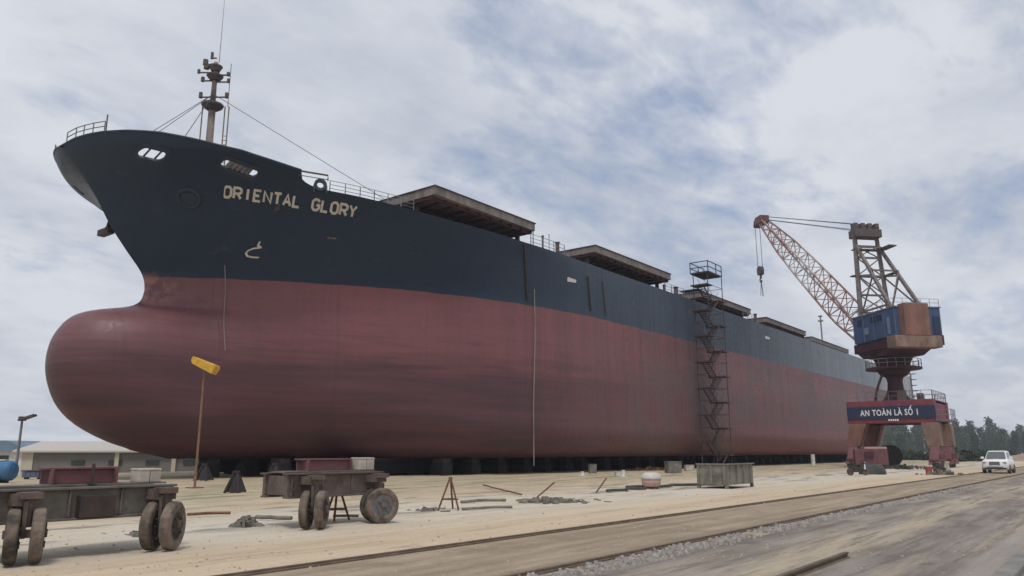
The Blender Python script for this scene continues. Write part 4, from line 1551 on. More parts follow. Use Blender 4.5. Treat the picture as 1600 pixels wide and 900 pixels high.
# A-frame
af = MB()
ZT = 28.2
T = {}
for s in (-1, 1):
    ft, bt = cp(2.5, s * 1.9, HT + 0.1), cp(2.9, s * 1.45, ZT)
    rt2 = cp(-3.6, s * 1.9, HT + 0.1)
    T[s] = (ft, bt, rt2)
    af.bar(ft, bt, 0.46, 0.46)
    af.bar(rt2, bt + Vector((0, 0, -1.2)), 0.34, 0.34)
    m0 = ft.lerp(bt, 0.5)
    m1_ = rt2.lerp(bt + Vector((0, 0, -1.2)), 0.5)
    af.bar(m0, m1_, 0.2)
    af.bar(ft.lerp(bt, 0.06), rt2.lerp(bt, 0.06), 0.2)
    af.bar(m0, rt2, 0.14)
    af.bar(m1_, ft, 0.14)
    af.bar(ft.lerp(bt, 0.78), rt2.lerp(bt, 0.80), 0.18)
for k in (0.06, 0.27, 0.5, 0.72, 0.86):
    af.bar(T[-1][0].lerp(T[-1][1], k), T[1][0].lerp(T[1][1], k), 0.22)
for k0, k1 in ((0.06, 0.27), (0.27, 0.5), (0.5, 0.72), (0.72, 0.86)):
    af.bar(T[-1][0].lerp(T[-1][1], k0), T[1][0].lerp(T[1][1], k1), 0.12)
    af.bar(T[1][0].lerp(T[1][1], k0), T[-1][0].lerp(T[-1][1], k1), 0.12)
for k in (0.5, 0.82):
    af.bar(T[-1][2].lerp(T[-1][1], k), T[1][2].lerp(T[1][1], k), 0.18)
af.bar(T[-1][2], T[1][2].lerp(T[1][1], 0.5), 0.12)
afo = af.build('a_frame', 'aframe_rust', crane)
ah = MB()
hd = cp(2.9, 0, ZT + 0.1)
ah.box(hd, (1.6, 3.5, 1.0), rz=AX)
for s in (-1.6, -0.5, 0.6, 1.7):
    ah.box(cp(2.9, s * 0.85, ZT + 1.0), (0.9, 0.5, 0.9), rz=AX)
    ah.lathe(cp(2.9, s * 0.85 - 0.1, ZT + 1.0), [(0.05, 0), (0.5, 0), (0.5, 0.2), (0.05, 0.2)], 14, d=tuple(r_))
ah.build('sheave_head', 'mast_dark', afo, bevel=0.03)
for k, zz in ((0.5, 0), (0.82, 1)):
    ap = MB()
    p = T[1][0].lerp(T[1][1], k)
    ap.box(cp(3.0, 0, p.z), (0.8, 4.6 - 1.0 * zz, 0.12), rz=AX)
    ap.box(cp(1.6, 1.9 - 0.3 * zz, p.z), (2.6, 0.7, 0.12), rz=AX)
    ap.build('walkway', 'mast_dark', afo)
ap = MB()
ap.box(cp(1.2, 1.7, ZT - 2.0), (2.2, 0.9, 0.12), rz=AX)
ap.build('walkway', 'mast_dark', afo)

# lattice boom, pivoted low at the front of the house, luffed over the ship
foot = cp(3.2, 0, 14.6)
tipc = None
for i in range(400):
    f = 8 + i * 0.1
    q = foot + a_ * f
    den = (q - Vector((0, 0, EYE)))
    # horizontal reach at which the photo's boom tip column is met
    x = 800 + FPX * den.dot(RT) / (FW.x * den.x + FW.y * den.y + FW.z * (ZT + 3.0 - EYE))
    if x <= 1196:
        break
reach = f
tz = 0
r = ray(1193, 345)
k = ((foot + a_ * reach).x) / r.x
tipz = EYE + r.z * ((foot + a_ * reach).dot(Vector((FW.x, FW.y, 0)))) / r.dot(Vector((FW.x, FW.y, 0)))
tip = foot + a_ * reach + Vector((0, 0, tipz - foot.z))
bd = (tip - foot).normalized()
bn_ = r_.cross(bd).normalized()
if bn_.z < 0:
    bn_ = -bn_
BL = (tip - foot).length
NB = 17


def boom_pt(t, i, j):
    wv = interp([(0, 1.5), (0.12, 1.4), (0.75, 1.05), (1, 0.5)], t)
    dv = interp([(0, 0.4), (0.2, 1.35), (0.55, 1.3), (0.75, 1.05), (1, 0.42)], t)
    return foot + bd * (BL * t) + r_ * (i * wv) + bn_ * (j * dv)


for part, t0, t1, mt in (('boom_foot', 0, 0.42, 'boom_red'), ('boom_middle', 0.42, 0.68, 'boom_white'), ('boom_top', 0.68, 1.0, 'boom_red')):
    bm2 = MB()
    n = int(round(NB * (t1 - t0)))
    for s in range(n):
        ta, tb2 = t0 + (t1 - t0) * s / n, t0 + (t1 - t0) * (s + 1) / n
        for i in (-1, 1):
            for j in (-1, 1):
                bm2.bar(boom_pt(ta, i, j), boom_pt(tb2, i, j), 0.20)
        for i in (-1, 1):
            if s % 2 == 0:
                bm2.bar(boom_pt(ta, i, -1), boom_pt(tb2, i, 1), 0.095)
            if s % 2:
                bm2.bar(boom_pt(ta, i, 1), boom_pt(tb2, i, -1), 0.095)
            bm2.bar(boom_pt(ta, i, -1), boom_pt(ta, i, 1), 0.095)
        for j in (-1, 1):
            bm2.bar(boom_pt(ta, -1, j), boom_pt(tb2, 1, j), 0.095)
            bm2.bar(boom_pt(ta, -1, j), boom_pt(ta, 1, j), 0.095)
    bm2.build(part, mt, crane)
bh = MB()
bh.box(tip + bd * 0.2, (2.0, 1.5, 1.2), rz=AX)
bh.box(tip + a_ * 1.5 + Vector((0, 0, -0.3)), (1.6, 1.0, 0.6), rz=AX)
for s in (-0.4, 0.4):
    bh.lathe(tip + a_ * 1.6 + r_ * s + Vector((0, 0, 0.0)), [(0.05, -0.1), (0.65, -0.1), (0.65, 0.1), (0.05, 0.1)], 14, d=tuple(r_))
bh.build('boom_head', 'maroon_paint', crane, bevel=0.03)
lf = MB()
for s, dz in ((-1.2, 0.3), (-0.6, 1.1), (0.6, 0.3), (1.2, 1.1)):
    lf.cyl(cp(2.9, s, ZT + 0.2 + dz), tip + r_ * s * 0.4 + Vector((0, 0, 0.1 + dz * 0.6)), 0.04, 5)
lf.build('luffing_rope', 'cable', crane)
hk = MB()
hx = tip + a_ * 1.9
rr2 = ray(1203, 423)
hd2 = hx.dot(Vector((FW.x, FW.y, 0)))
kz = EYE + rr2.z * hd2 / rr2.dot(Vector((FW.x, FW.y, 0)))
hookp = Vector((hx.x, hx.y, kz))
for s in (-0.4, 0.4):
    hk.cyl(hookp + r_ * s + Vector((0, 0, 0.5)), hx + r_ * s, 0.045, 5)
hk.build('hoist_rope', 'cable', crane)
hb = MB()
hb.lathe(hookp + r_ * -0.3, [(0.05, 0), (0.75, 0.02), (0.75, 0.58), (0.05, 0.6)], 16, d=tuple(r_))
hb.box(hookp + Vector((0, 0, -0.1)), (0.9, 0.75, 1.2), rz=AX)
hb.cyl(hookp + Vector((0, 0, -0.6)), hookp + Vector((0, 0, -1.3)), 0.18, 8)
hb.path([hookp + Vector((0, 0, -1.2)) + a_ * (0.35 * sin(q)) + Vector((0, 0, -0.35 + 0.35 * cos(q))) for q in [0.3 * i for i in range(16)]], 0.11, 6)
hb.build('hook_block', 'mast_dark', crane)
sg = MB()
for s in (-0.35, 0.1, 0.4):
    sg.path([hookp + Vector((0, 0, -1.6)), hookp + r_ * s * 1.2 + a_ * s + Vector((0, 0, -4.2))], 0.04, 5)
sg.build('sling', 'cable', crane)

# ------------------------------------------------------------------ stair tower against the hull
P = on_z(1130, 727)
TU, TV0, TL, TW = 76.6, 32.7, 3.7, 1.6
tw_ = thing('scaffold_tower', (TU, TV0 + TW / 2, 0), 'tall rusty steel stair tower standing against the ship side', 'scaffold')
ps = MB()
HTOP = 20.3
for x in (0, TL):
    for y in (0, TW):
        ps.cyl((TU - TL / 2 + x, TV0 + y, 0), (TU - TL / 2 + x, TV0 + y, HTOP), 0.048, 8)
ps.build('tower_post', 'scaffold_steel', tw_)
lv = 1.353
nlev = int(HTOP / lv)
br = MB()
for k in range(nlev + 1):
    zz = k * lv
    for y in (0, TW):
        br.cyl((TU - TL / 2, TV0 + y, zz + 0.1), (TU + TL / 2, TV0 + y, zz + 0.1), 0.026, 5)
    for x in (0, TL):
        br.cyl((TU - TL / 2 + x, TV0, zz + 0.1), (TU - TL / 2 + x, TV0 + TW, zz + 0.1), 0.026, 5)
br.build('tower_brace', 'scaffold_steel', tw_)
for k in range(nlev - 1):
    z0, z1 = k * lv, (k + 1) * lv
    up = k % 2 == 0
    xa, xb = (TU - TL / 2 + 0.9, TU + TL / 2 - 0.9) if up else (TU + TL / 2 - 0.9, TU - TL / 2 + 0.9)
    y = TV0 + 0.42 if up else TV0 + TW - 0.42
    fl = MB()
    for d in (-0.35, 0.35):
        fl.bar((xa, y + d, z0 + 0.05), (xb, y + d, z1 + 0.05), 0.06, 0.20)
        fl.cyl((xa, y + d, z0 + 0.9), (xb, y + d, z1 + 0.9), 0.02, 5)
    for i in range(8):
        f = (i + 0.5) / 8
        fl.box((xa + (xb - xa) * f, y, z0 + (z1 - z0) * f + 0.1), (0.26, 0.68, 0.04))
    fl.build('stair_flight', 'scaffold_steel', tw_)
    pm = MB()
    xe = TU + TL / 2 - 0.45 if up else TU - TL / 2 + 0.45
    pm.box((xe + (0.25 if up else -0.25), TV0 + TW / 2, z1), (1.3, TW + 0.3, 0.12))
    pm.build('landing', 'scaffold_steel', tw_)
tp2 = MB()
tp2.box((TU - 0.3, TV0 + TW / 2, HTOP), (TL * 0.9, TW + 0.5, 0.14))
for h in (0.55, 1.15):
    for y in (-0.2, TW + 0.2):
        tp2.cyl((TU - TL / 2 - 0.2, TV0 + y, HTOP + h), (TU + TL / 2 - 0.4, TV0 + y, HTOP + h), 0.05, 6)
    tp2.cyl((TU - TL / 2 - 0.2, TV0 - 0.2, HTOP + h), (TU - TL / 2 - 0.2, TV0 + TW + 0.2, HTOP + h), 0.05, 6)
for x in (-TL / 2 - 0.2, 0, TL / 2 - 0.4):
    for y in (-0.2, TW + 0.2):
        tp2.cyl((TU + x, TV0 + y, HTOP), (TU + x, TV0 + y, HTOP + 1.15), 0.05, 6)
tp2.build('top_platform', 'dark_steel', tw_)
gw = MB()
gw.box((TU, TV0 + TW + 1.2, 18.9), (1.1, 2.2, 0.10))
gw.build('gangway', 'dark_steel', tw_)


# ------------------------------------------------------------------ transport carts
def make_cart(name, label):
    t = thing(name, (0, 0, 0), label, 'cart', 'heavy carts in the foreground')
    return t


def wheel(parent, x, y, rz, r, tyre_m, rim_m, wdt=0.30):
    d = Vector((sin(rz), -cos(rz), 0)) * -1
    c = Vector((x, y, r))
    hub = MB()
    hub.lathe(c - d * wdt * 0.42, [(0.02, 0), (r * 0.58, 0), (r * 0.62, 0.03), (r * 0.5, wdt * 0.3), (r * 0.2, wdt * 0.38), (r * 0.2, wdt * 0.6), (r * 0.5, wdt * 0.55), (r * 0.62, wdt * 0.82), (r * 0.02, wdt * 0.84)], 24, d=tuple(d))
    for k in range(8):
        a = 2 * pi * k / 8
        sdir = d.cross(Vector((0, 0, 1))).normalized()
        o = c + d * (-wdt * 0.44) + sdir * (cos(a) * r * 0.4) + Vector((0, 0, sin(a) * r * 0.4))
        hub.cyl(o, o - d * 0.03, 0.025, 6)
    wh = hub.build('wheel', rim_m, parent, world=False, smooth=False)
    ty = MB()
    ty.lathe(c - d * wdt / 2, [(r * 0.58, 0.02), (r * 0.72, 0.0), (r * 0.92, wdt * 0.04), (r * 0.985, wdt * 0.14), (r, wdt * 0.3), (r, wdt * 0.7), (r * 0.985, wdt * 0.86), (r * 0.92, wdt * 0.96), (r * 0.72, wdt), (r * 0.58, wdt - 0.02)], 28, d=tuple(d))
    to = ty.build('tyre', tyre_m, wh, world=False, smooth=False)
    return wh


def cart_body(t, x0, x1, zb, zt, yn, yf, chassis_m, axles, bolster, steer):
    """two longitudinal box beams, cross beams, top plates, a red bolster, axles under both ends"""
    f = MB()
    for y in (yn, yf):
        f.box(((x0 + x1) / 2, y, (zb + zt) / 2), (x1 - x0, 0.10, zt - zb - 0.06))
        f.box(((x0 + x1) / 2, y, zt - 0.02), (x1 - x0 + 0.06, 0.26, 0.04))
        f.box(((x0 + x1) / 2, y, zb + 0.02), (x1 - x0, 0.24, 0.04))
        n = int((x1 - x0) / 0.8)
        for i in range(n + 1):
            x = x0 + 0.1 + (x1 - x0 - 0.2) * i / n
            f.box((x, y, (zb + zt) / 2), (0.03, 0.20, zt - zb - 0.1))
    for x in (x0 + 0.15, (x0 + x1) / 2, x1 - 0.15):
        f.box((x, (yn + yf) / 2, (zb + zt) / 2), (0.16, yf - yn, zt - zb - 0.12))
    f.build('chassis', chassis_m, t, world=False, bevel=0.008)
    d = MB()
    d.box(((x0 + x1) / 2, (yn + yf) / 2, zt + 0.022), (x1 - x0 - 0.1, yf - yn - 0.3, 0.03))
    d.build('deck_plate', 'grey_steel', t, world=False)
    for (xc, sy) in axles:
        for y in (yn - 0.42,):
            br_ = MB()
            br_.box((xc, yn - 0.22, zt - 0.16), (0.36, 0.46, 0.18))
            br_.box((xc, y, zt - 0.09), (0.30, 0.30, 0.10))
            br_.cyl((xc, y, 0.55), (xc, y, zt - 0.1), 0.07, 12)
            br_.prism([(-0.12, 0.95), (0.12, 0.95), (0.10, 0.50), (0.05, 0.38), (-0.05, 0.38), (-0.10, 0.50)], (xc - cos(sy) * 0.0, y, 0), (cos(sy), sin(sy), 0), (0, 0, 1), (-sin(sy), cos(sy), 0), 0.06)
            br_.bar((xc + sin(sy) * 0.3, y - cos(sy) * 0.3, 0.45), (xc - sin(sy) * 0.3, y + cos(sy) * 0.3, 0.45), 0.12)
            br_.build('axle_bracket', 'cart_brown', t, world=False)
            for s in (-1, 1):
                k = 0.17 * s
                wheel(t, xc + sin(sy) * k, y - cos(sy) * k, sy, 0.42, 'rubber' if s < 0 else 'rubber_dusty', 'rim_blue' if steer and xc > 0 else ('rim_rust' if s > 0 else 'rim_grey'), 0.19)
    bx0, bx1 = bolster
    b_ = MB()
    b_.box(((bx0 + bx1) / 2, (yn + yf) / 2 + 0.1, zt + 0.16), (bx1 - bx0, yf - yn - 0.5, 0.24))
    b_.box(((bx0 + bx1) / 2, (yn + yf) / 2 + 0.1, zt + 0.30), (bx1 - bx0 + 0.08, yf - yn - 0.42, 0.04))
    for x in (bx0 + 0.02, bx1 - 0.02):
        b_.box((x, (yn + yf) / 2 - 0.28 + 0.3, zt + 0.16), (0.04, yf - yn - 0.44, 0.26))
    b_.build('bolster', 'maroon_paint', t, world=False, bevel=0.01)


cart1 = make_cart('transport_cart', 'long grey heavy cart nearest the camera at the left edge, red block on its deck')
cart1.location = (5.9, 13.5, 0)
cart_body(cart1, -4.4, 1.75, 0.58, 1.12, 0.60, 1.5, 'cart_grey', [(-3.4, 0.9), (-0.78, 1.2), (1.42, 0.72)], (-0.25, 0.85), 0)
cart1.rotation_euler = (0, 0, radians(-1.0))
bx = MB()
bx.box((0.36, 0.50, 0.80), (0.58, 0.24, 0.36))
bx.build('tool_box', 'dark_steel', cart1, world=False, bevel=0.01)
cart2 = make_cart('transport_cart', 'shorter brown cart to the right with red block and blue wheel disc')
cart2.location = (12.42, 14.5, 0)
cart2.rotation_euler = (0, 0, radians(-2))
cart_body(cart2, -1.5, 1.25, 0.66, 1.22, 0.60, 1.5, 'cart_brown', [(-1.0, 0.70), (0.9, -0.30)], (-0.75, 0.55), 1)
for k, (crt, x, y, z0, s, lab) in enumerate(((cart1, 1.4, 0.95, 1.158, (0.42, 0.34, 0.20), 'pale block standing on the right end of the long grey cart'),
                                            (cart2, 0.92, 0.9, 1.258, (0.50, 0.32, 0.26), 'pale block standing on the right end of the brown cart'))):
    mb = MB()
    M = Matrix.LocRotScale(crt.location, crt.rotation_euler, None)
    for i in range(2):
        mb.box(M @ Vector((x + (i - 0.5) * s[0] / 2, y, z0 + s[2] / 2 + 0.0)), (s[0] / 2 - 0.012, s[1], s[2]), rz=crt.rotation_euler.z)
    mb.box(M @ Vector((x, y, z0 + s[2] + 0.022)), (s[0], s[1] * 1.05, 0.04), rz=crt.rotation_euler.z)
    tag(mb.build('timber_block', 'timber_white', bevel=0.01), lab, 'block', 'pale blocks on the carts')
# thin stake beside the tool box
mb = MB()
M = Matrix.LocRotScale(cart1.location, cart1.rotation_euler, None)
mb.cyl(M @ Vector((0.36, 0.72, 1.158)), M @ Vector((0.36, 0.72, 1.50)), 0.028, 8)
mb.box(M @ Vector((0.36, 0.72, 1.165)), (0.12, 0.12, 0.02))
tag(mb.build('stake', 'dark_steel'), 'thin dark upright stake on the deck of the long grey cart', 'stake')

# ------------------------------------------------------------------ yellow floodlight on its pole
P = on_z(304, 763)
yl = thing('floodlight', (P.x, P.y, 0), 'yellow floodlight on a thin orange pole in front of the bulb', 'floodlight')
yt = EYE + (706 - 583) * ((P.x * cos(HEAD) + P.y * sin(HEAD)) / FPX)
mb = MB()
mb.cyl((P.x, P.y, 0), (P.x, P.y, yt), 0.058, 10, 0.048)
mb.box((P.x, P.y, 0.03), (0.6, 0.6, 0.06))
mb.build('pole', 'pole_orange', yl)
mb = MB()
hc2 = Vector((P.x, P.y, yt + 0.30))
dl = (RT * 0.92 + Vector((0, 0, -0.40))).normalized()
ax2 = Vector((FW.x, FW.y, 0)).normalized()
up2 = dl.cross(ax2).normalized()
if up2.z < 0:
    up2 = -up2
prof = [(-0.62, 0.18), (0.58, 0.24), (0.66, 0.12), (0.62, -0.24), (-0.50, -0.16), (-0.62, 0.0)]
mb.prism(prof, hc2 - ax2 * 0.35, tuple(dl), tuple(up2), tuple(ax2), 0.7)
mb.build('lamp_housing', 'yellow_paint', yl, bevel=0.04)
mb = MB()
mb.prism([(-0.5, 0.12), (0.5, 0.17), (0.52, -0.16), (-0.42, -0.11)], hc2 + ax2 * 0.352, tuple(dl), tuple(up2), tuple(ax2), 0.03)
mb.build('lens', 'glass_lens', yl)
mb = MB()
mb.bar((P.x, P.y, yt - 0.05), hc2, 0.10)
mb.build('bracket', 'pole_orange', yl)

# lamp post at the left
lpP = Vector((22.6, 74.0, -1.2))
# place it on the column of the photo where it stands
r = ray(29, 700)
k = 62 / r.y
lpP = Vector((r.x * k, 62, 0))
lamp = thing('lamp_post', (lpP.x, lpP.y, ground_z(lpP.x, lpP.y)), 'slim grey lamp post with a flat angled head at the far left', 'lamp post')
dn = lpP.x * cos(HEAD) + lpP.y * sin(HEAD)
zt = EYE + (706 - 657) * dn / FPX
mb = MB()
mb.cyl((lpP.x, lpP.y, ground_z(lpP.x, lpP.y)), (lpP.x, lpP.y, zt), 0.11, 10, 0.075)
mb.build('post', 'frame_grey', lamp)
mb = MB()
hc3 = Vector((lpP.x, lpP.y, zt + 0.12)) + RT * 0.35
d3 = (RT + Vector((0, 0, 0.35))).normalized()
mb.bar(hc3 - d3 * 0.55, hc3 + d3 * 0.55, 0.5, 0.14)
mb.box(Vector((lpP.x, lpP.y, zt + 0.05)), (0.4, 0.4, 0.3))
mb.build('lamp_head', 'mast_dark', lamp)

# ------------------------------------------------------------------ buildings behind the bow
def facing(px, v):
    r = ray(px, 706)
    k = v / r.y
    return Vector((r.x * k, v, 0))


bdir = RT                                              # long side square to the view
Ld, Rd = facing(32, 86), facing(30, 86)
B0 = facing(40, 84)
dB = B0.x * cos(HEAD) + B0.y * sin(HEAD)
fwd = Vector((FW.x, FW.y, 0)).normalized()
ze = EYE + (706 - 704) * dB / FPX
zr = EYE + (706 - 690) * dB * 1.04 / FPX
gz = -1.6
Lw = 36.0
shed = thing('workshop_shed', (B0 + RT * Lw / 2).to_tuple()[:2] + (gz,), 'long low grey shed with a pale metal roof behind the bow', 'shed')
mb = MB()
mb.box(B0 + RT * (Lw / 2) + fwd * 4 + Vector((0, 0, (gz + ze) / 2)), (Lw, 8.0, ze - gz), rz=atan2(RT.y, RT.x))
mb.build('wall', 'wall_grey', shed)
mb = MB()
e = 0.5
A_ = [B0 - RT * 1.0 - fwd * e, B0 + RT * (Lw + 1) - fwd * e, B0 + RT * (Lw + 1) + fwd * (8 + e), B0 - RT * 1.0 + fwd * (8 + e)]
rA, rB = B0 - RT * 1.0 + fwd * 4, B0 + RT * (Lw + 1) + fwd * 4
vs = [A_[0] + Vector((0, 0, ze - 0.02)), A_[1] + Vector((0, 0, ze - 0.02)), rB + Vector((0, 0, zr)), rA + Vector((0, 0, zr)), A_[3] + Vector((0, 0, ze - 0.02)), A_[2] + Vector((0, 0, ze - 0.02))]
vs2 = [p + Vector((0, 0, -0.16)) for p in vs]
mb.add(vs + vs2, [(0, 1, 2, 3), (3, 2, 5, 4), (7, 6, 9, 8), (8, 9, 10, 11), (0, 6, 7, 1), (4, 5, 11, 10), (0, 3, 9, 6), (3, 4, 10, 9), (1, 7, 8, 2), (2, 8, 11, 5)])
mb.build('roof', 'roof_pale', shed)
mb = MB()
mb.box(B0 + RT * 0.3 - fwd * 0.03 + Vector((0, 0, (gz + ze) / 2)), (1.1, 0.12, ze - gz - 0.05), rz=atan2(RT.y, RT.x))
mb.build('corner_pier', 'wall_cream', shed)
for k in range(4):
    mb = MB()
    mb.box(B0 + RT * (5.2 + 3.6 * k) - fwd * 0.03 + Vector((0, 0, ze - 1.15)), (1.3, 0.1, 0.45), rz=atan2(RT.y, RT.x))
    mb.build('window', 'window_dark', shed)
for k in range(5):
    mb = MB()
    mb.box(B0 + RT * (9.0 + 5.5 * k) - fwd * 0.10 + Vector((0, 0, (gz + ze) / 2)), (0.4, 0.25, ze - gz - 0.1), rz=atan2(RT.y, RT.x))
    mb.build('wall_pier', 'wall_cream', shed)

# little blue-roofed house at the very left
H0 = facing(6, 96)
dH = H0.x * cos(HEAD) + H0.y * sin(HEAD)
blu = thing('small_house', (H0.x, H0.y, gz), 'small white house with a blue gable roof behind the shed at the left edge', 'house')
zw, zg = EYE + (706 - 704) * dH / FPX, EYE + (706 - 689) * dH / FPX
mb = MB()
mb.box(H0 + fwd * 3 + Vector((0, 0, (gz + zw) / 2)), (5.0, 6, zw - gz), rz=atan2(RT.y, RT.x))
mb.build('wall', 'white_paint', blu)
mb = MB()
mb.prism([(-3.0, zw - 0.1), (3.0, zw - 0.1), (0.6, zg), (-0.6, zg)], H0 - fwd * 0.5, tuple(RT), (0, 0, 1), tuple(fwd), 7.0)
mb.build('roof', 'roof_blue', blu)
mb = MB()
mb.box(H0 + RT * -0.5 - fwd * 0.03 + Vector((0, 0, zw - 1.0)), (2.2, 0.1, 0.95), rz=atan2(RT.y, RT.x))
mb.build('window', 'window_dark', blu)

# blue tank lying on a skid in front of it
rt_ang = atan2(RT.y, RT.x)
T0 = facing(2, 50)
tk = thing('storage_tank', (T0.x, T0.y, 0), 'rounded blue tank on a skid, cut off by the left edge of the photo', 'tank')
dT = T0.x * cos(HEAD) + T0.y * sin(HEAD)
zt = EYE - (719 - 706) * dT / FPX
tr_ = 0.56
cz = zt - tr_
mb = MB()
mb.lathe(T0 - RT * 2.6 + Vector((0, 0, cz)), [(0.2, 0), (tr_ * 0.8, 0.06), (tr_ * 0.96, 0.18), (tr_, 0.32), (tr_, 3.2), (tr_ * 0.96, 3.34), (tr_ * 0.8, 3.46), (0.2, 3.52)], 28, d=tuple(RT))
mb.build('shell', 'tank_blue', tk, smooth=False)
mb = MB()
mb.box(T0 - RT * 0.7 + Vector((0, 0, zt + 0.03)), (2.2, 0.4, 0.06), rz=rt_ang)
mb.build('walkway', 'white_paint', tk)
for q in (-1.9, 0.2):
    mb = MB()
    mb.box(T0 + RT * q + Vector((0, 0, (cz - tr_ + 0.2) / 2)), (0.25, 1.0, cz - tr_ + 0.22), rz=rt_ang)
    mb.build('saddle', 'dark_steel', tk)
# bluish bins by the shed
bl_ = ['lidded grey blue bin left of the pair before the shed', 'taller grey blue bin right of the pair before the shed']
for k, (px, wd_, y_top) in enumerate(((57, 26, 734), (78, 18, 736))):
    Q = facing(px, 55)
    dq = Q.x * cos(HEAD) + Q.y * sin(HEAD)
    zt = EYE - (y_top - 706) * dq / FPX
    ww = wd_ * dq / FPX
    t = thing('waste_bin', (Q.x, Q.y, 0), bl_[k], 'bin', 'bins before the shed')
    mb = MB()
    mb.box(Q + Vector((0, 0, 0.12 + (zt - 0.17) / 2)), (ww, 0.7, zt - 0.17), rz=rt_ang)
    for i in range(3):
        mb.box(Q - fwd * 0.37 + RT * ((i - 1) * ww * 0.3) + Vector((0, 0, 0.12 + (zt - 0.17) / 2)), (0.05, 0.05, zt - 0.22), rz=rt_ang)
    mb.build('body', 'bin_blue', t, bevel=0.03)
    mb = MB()
    mb.box(Q + Vector((0, 0, zt)), (ww + 0.1, 0.8, 0.07), rz=rt_ang)
    mb.build('lid', 'dark_steel', t, bevel=0.02)
    mb = MB()
    for i in (-1, 1):
        mb.cyl(Q + RT * (i * ww * 0.38) - fwd * 0.2 + Vector((0, 0, 0.07)), Q + RT * (i * ww * 0.38) + fwd * 0.2 + Vector((0, 0, 0.07)), 0.07, 8)
    mb.build('castor', 'rubber', t)

# ------------------------------------------------------------------ things on the sand by the hull
# grey concrete form
fm = thing('formwork_box', (37.0, 15.8, 0), 'large grey open formwork box on feet standing on the sand', 'box')
mb = MB()
bu0, bu1, bv0, bv1 = 35.4, 38.6, 15.05, 16.55
for (c, s) in (((bu0, (bv0 + bv1) / 2, 0.64), (0.06, bv1 - bv0, 0.94)), ((bu1, (bv0 + bv1) / 2, 0.64), (0.06, bv1 - bv0, 0.94)),
               (((bu0 + bu1) / 2, bv0, 0.64), (bu1 - bu0 - 0.07, 0.06, 0.94)), (((bu0 + bu1) / 2, bv1, 0.64), (bu1 - bu0 - 0.07, 0.06, 0.94))):
    mb.box(c, s)
mb.box(((bu0 + bu1) / 2, (bv0 + bv1) / 2, 0.2), (bu1 - bu0 - 0.1, bv1 - bv0 - 0.1, 0.06))
mb.build('shell', 'crate_grey', fm)
mb = MB()
for y in (bv0 + 0.1, bv1 - 0.1, (bv0 + bv1) / 2):
    mb.box((bu0 - 0.06, y, 0.66), (0.06, 0.09, 0.9))
for x in (0.3, 1.1, 1.9, 2.8):
    mb.box((bu0 + x, bv0 - 0.06, 0.66), (0.09, 0.06, 0.9))
mb.box(((bu0 + bu1) / 2, bv0 - 0.04, 1.13), (bu1 - bu0 + 0.1, 0.13, 0.06))
mb.box((bu0 - 0.04, (bv0 + bv1) / 2, 1.13), (0.13, bv1 - bv0 + 0.02, 0.06))
mb.build('rib', 'crate_grey', fm)
mb = MB()
mb.box((bu0 - 0.05, (bv0 + bv1) / 2 - 0.12, 0.42), (0.04, 0.78, 0.60))
mb.build('front_panel', 'crate_dark', fm)
for (x, y) in ((bu0 + 0.05, bv0 + 0.05), (bu1 - 0.05, bv0 + 0.05), (bu0 + 0.05, bv1 - 0.05), (bu1 - 0.05, bv1 - 0.05)):
    mb = MB()
    mb.box((x, y, 0.11), (0.14, 0.14, 0.24))
    mb.build('foot', 'crate_grey', fm)

# pinkish covered mixer
P = on_z(1018, 763)
cv = thing('covered_drum', (P.x, P.y, 0), 'small rounded pink drum under a pale cover, alone on the sand', 'drum')
mb = MB()
mb.lathe((P.x, P.y, 0.08), [(0.32, 0), (0.43, 0.05), (0.46, 0.25), (0.45, 0.45), (0.40, 0.58), (0.2, 0.66), (0.02, 0.68)], 20)
mb.build('body', 'pink_cover', cv, smooth=True)
mb = MB()
mb.lathe((P.x, P.y, 0.50), [(0.485, -0.08), (0.49, 0.0), (0.44, 0.14), (0.28, 0.23), (0.02, 0.26)], 20)
mb.build('cover', 'pale_cover', cv, smooth=True)
mb = MB()
for k in range(3):
    a = 2 * pi * k / 3 + 0.4
    mb.cyl((P.x + 0.33 * cos(a), P.y + 0.33 * sin(a), 0), (P.x + 0.3 * cos(a), P.y + 0.3 * sin(a), 0.2), 0.05, 6)
mb.build('foot', 'rusty_steel', cv)

# boxes, posts and oddments in the shade under the hull
for (px, py, wpx, hpx, nm2, mt, lab, cat) in (
        (1052, 739, 22, 17, 'site_box', 'debris', 'grey box in the shade under the hull behind the pink drum', 'box'),
        (1077, 736, 13, 9, 'site_box', 'timber_white', 'small white box under the hull left of the stair tower', 'box'),
        (926, 740, 11, 14, 'site_box', 'grey_steel', 'small grey cabinet in the dark under the hull', 'box'),
        (968, 744, 13, 7, 'site_box', 'pale_cover', 'low pale pack lying on the sand beside a white post', 'box')):
    Q = on_z(px, py)
    dq = Q.x * cos(HEAD) + Q.y * sin(HEAD)
    ww, h2 = wpx * dq / FPX, hpx * dq / FPX
    t = thing(nm2, (Q.x, Q.y, 0), lab, cat)
    mb = MB()
    mb.box(Q + Vector((0, 0, h2 * 0.5)), (ww, ww * 0.7, h2 * 0.94), rz=rt_ang + 0.2)
    mb.build('body', mt, t, bevel=0.02)
    mb = MB()
    mb.box(Q + Vector((0, 0, h2 * 0.98)), (ww * 1.06, ww * 0.76, h2 * 0.07), rz=rt_ang + 0.2)
    mb.build('lid', mt, t)
pl3 = {0: 'short white post standing on the sand beside a low pale pack', 1: 'short pale post at the edge of the shade left of the grey cabinet', 2: 'white post standing under the far end of the red hull'}
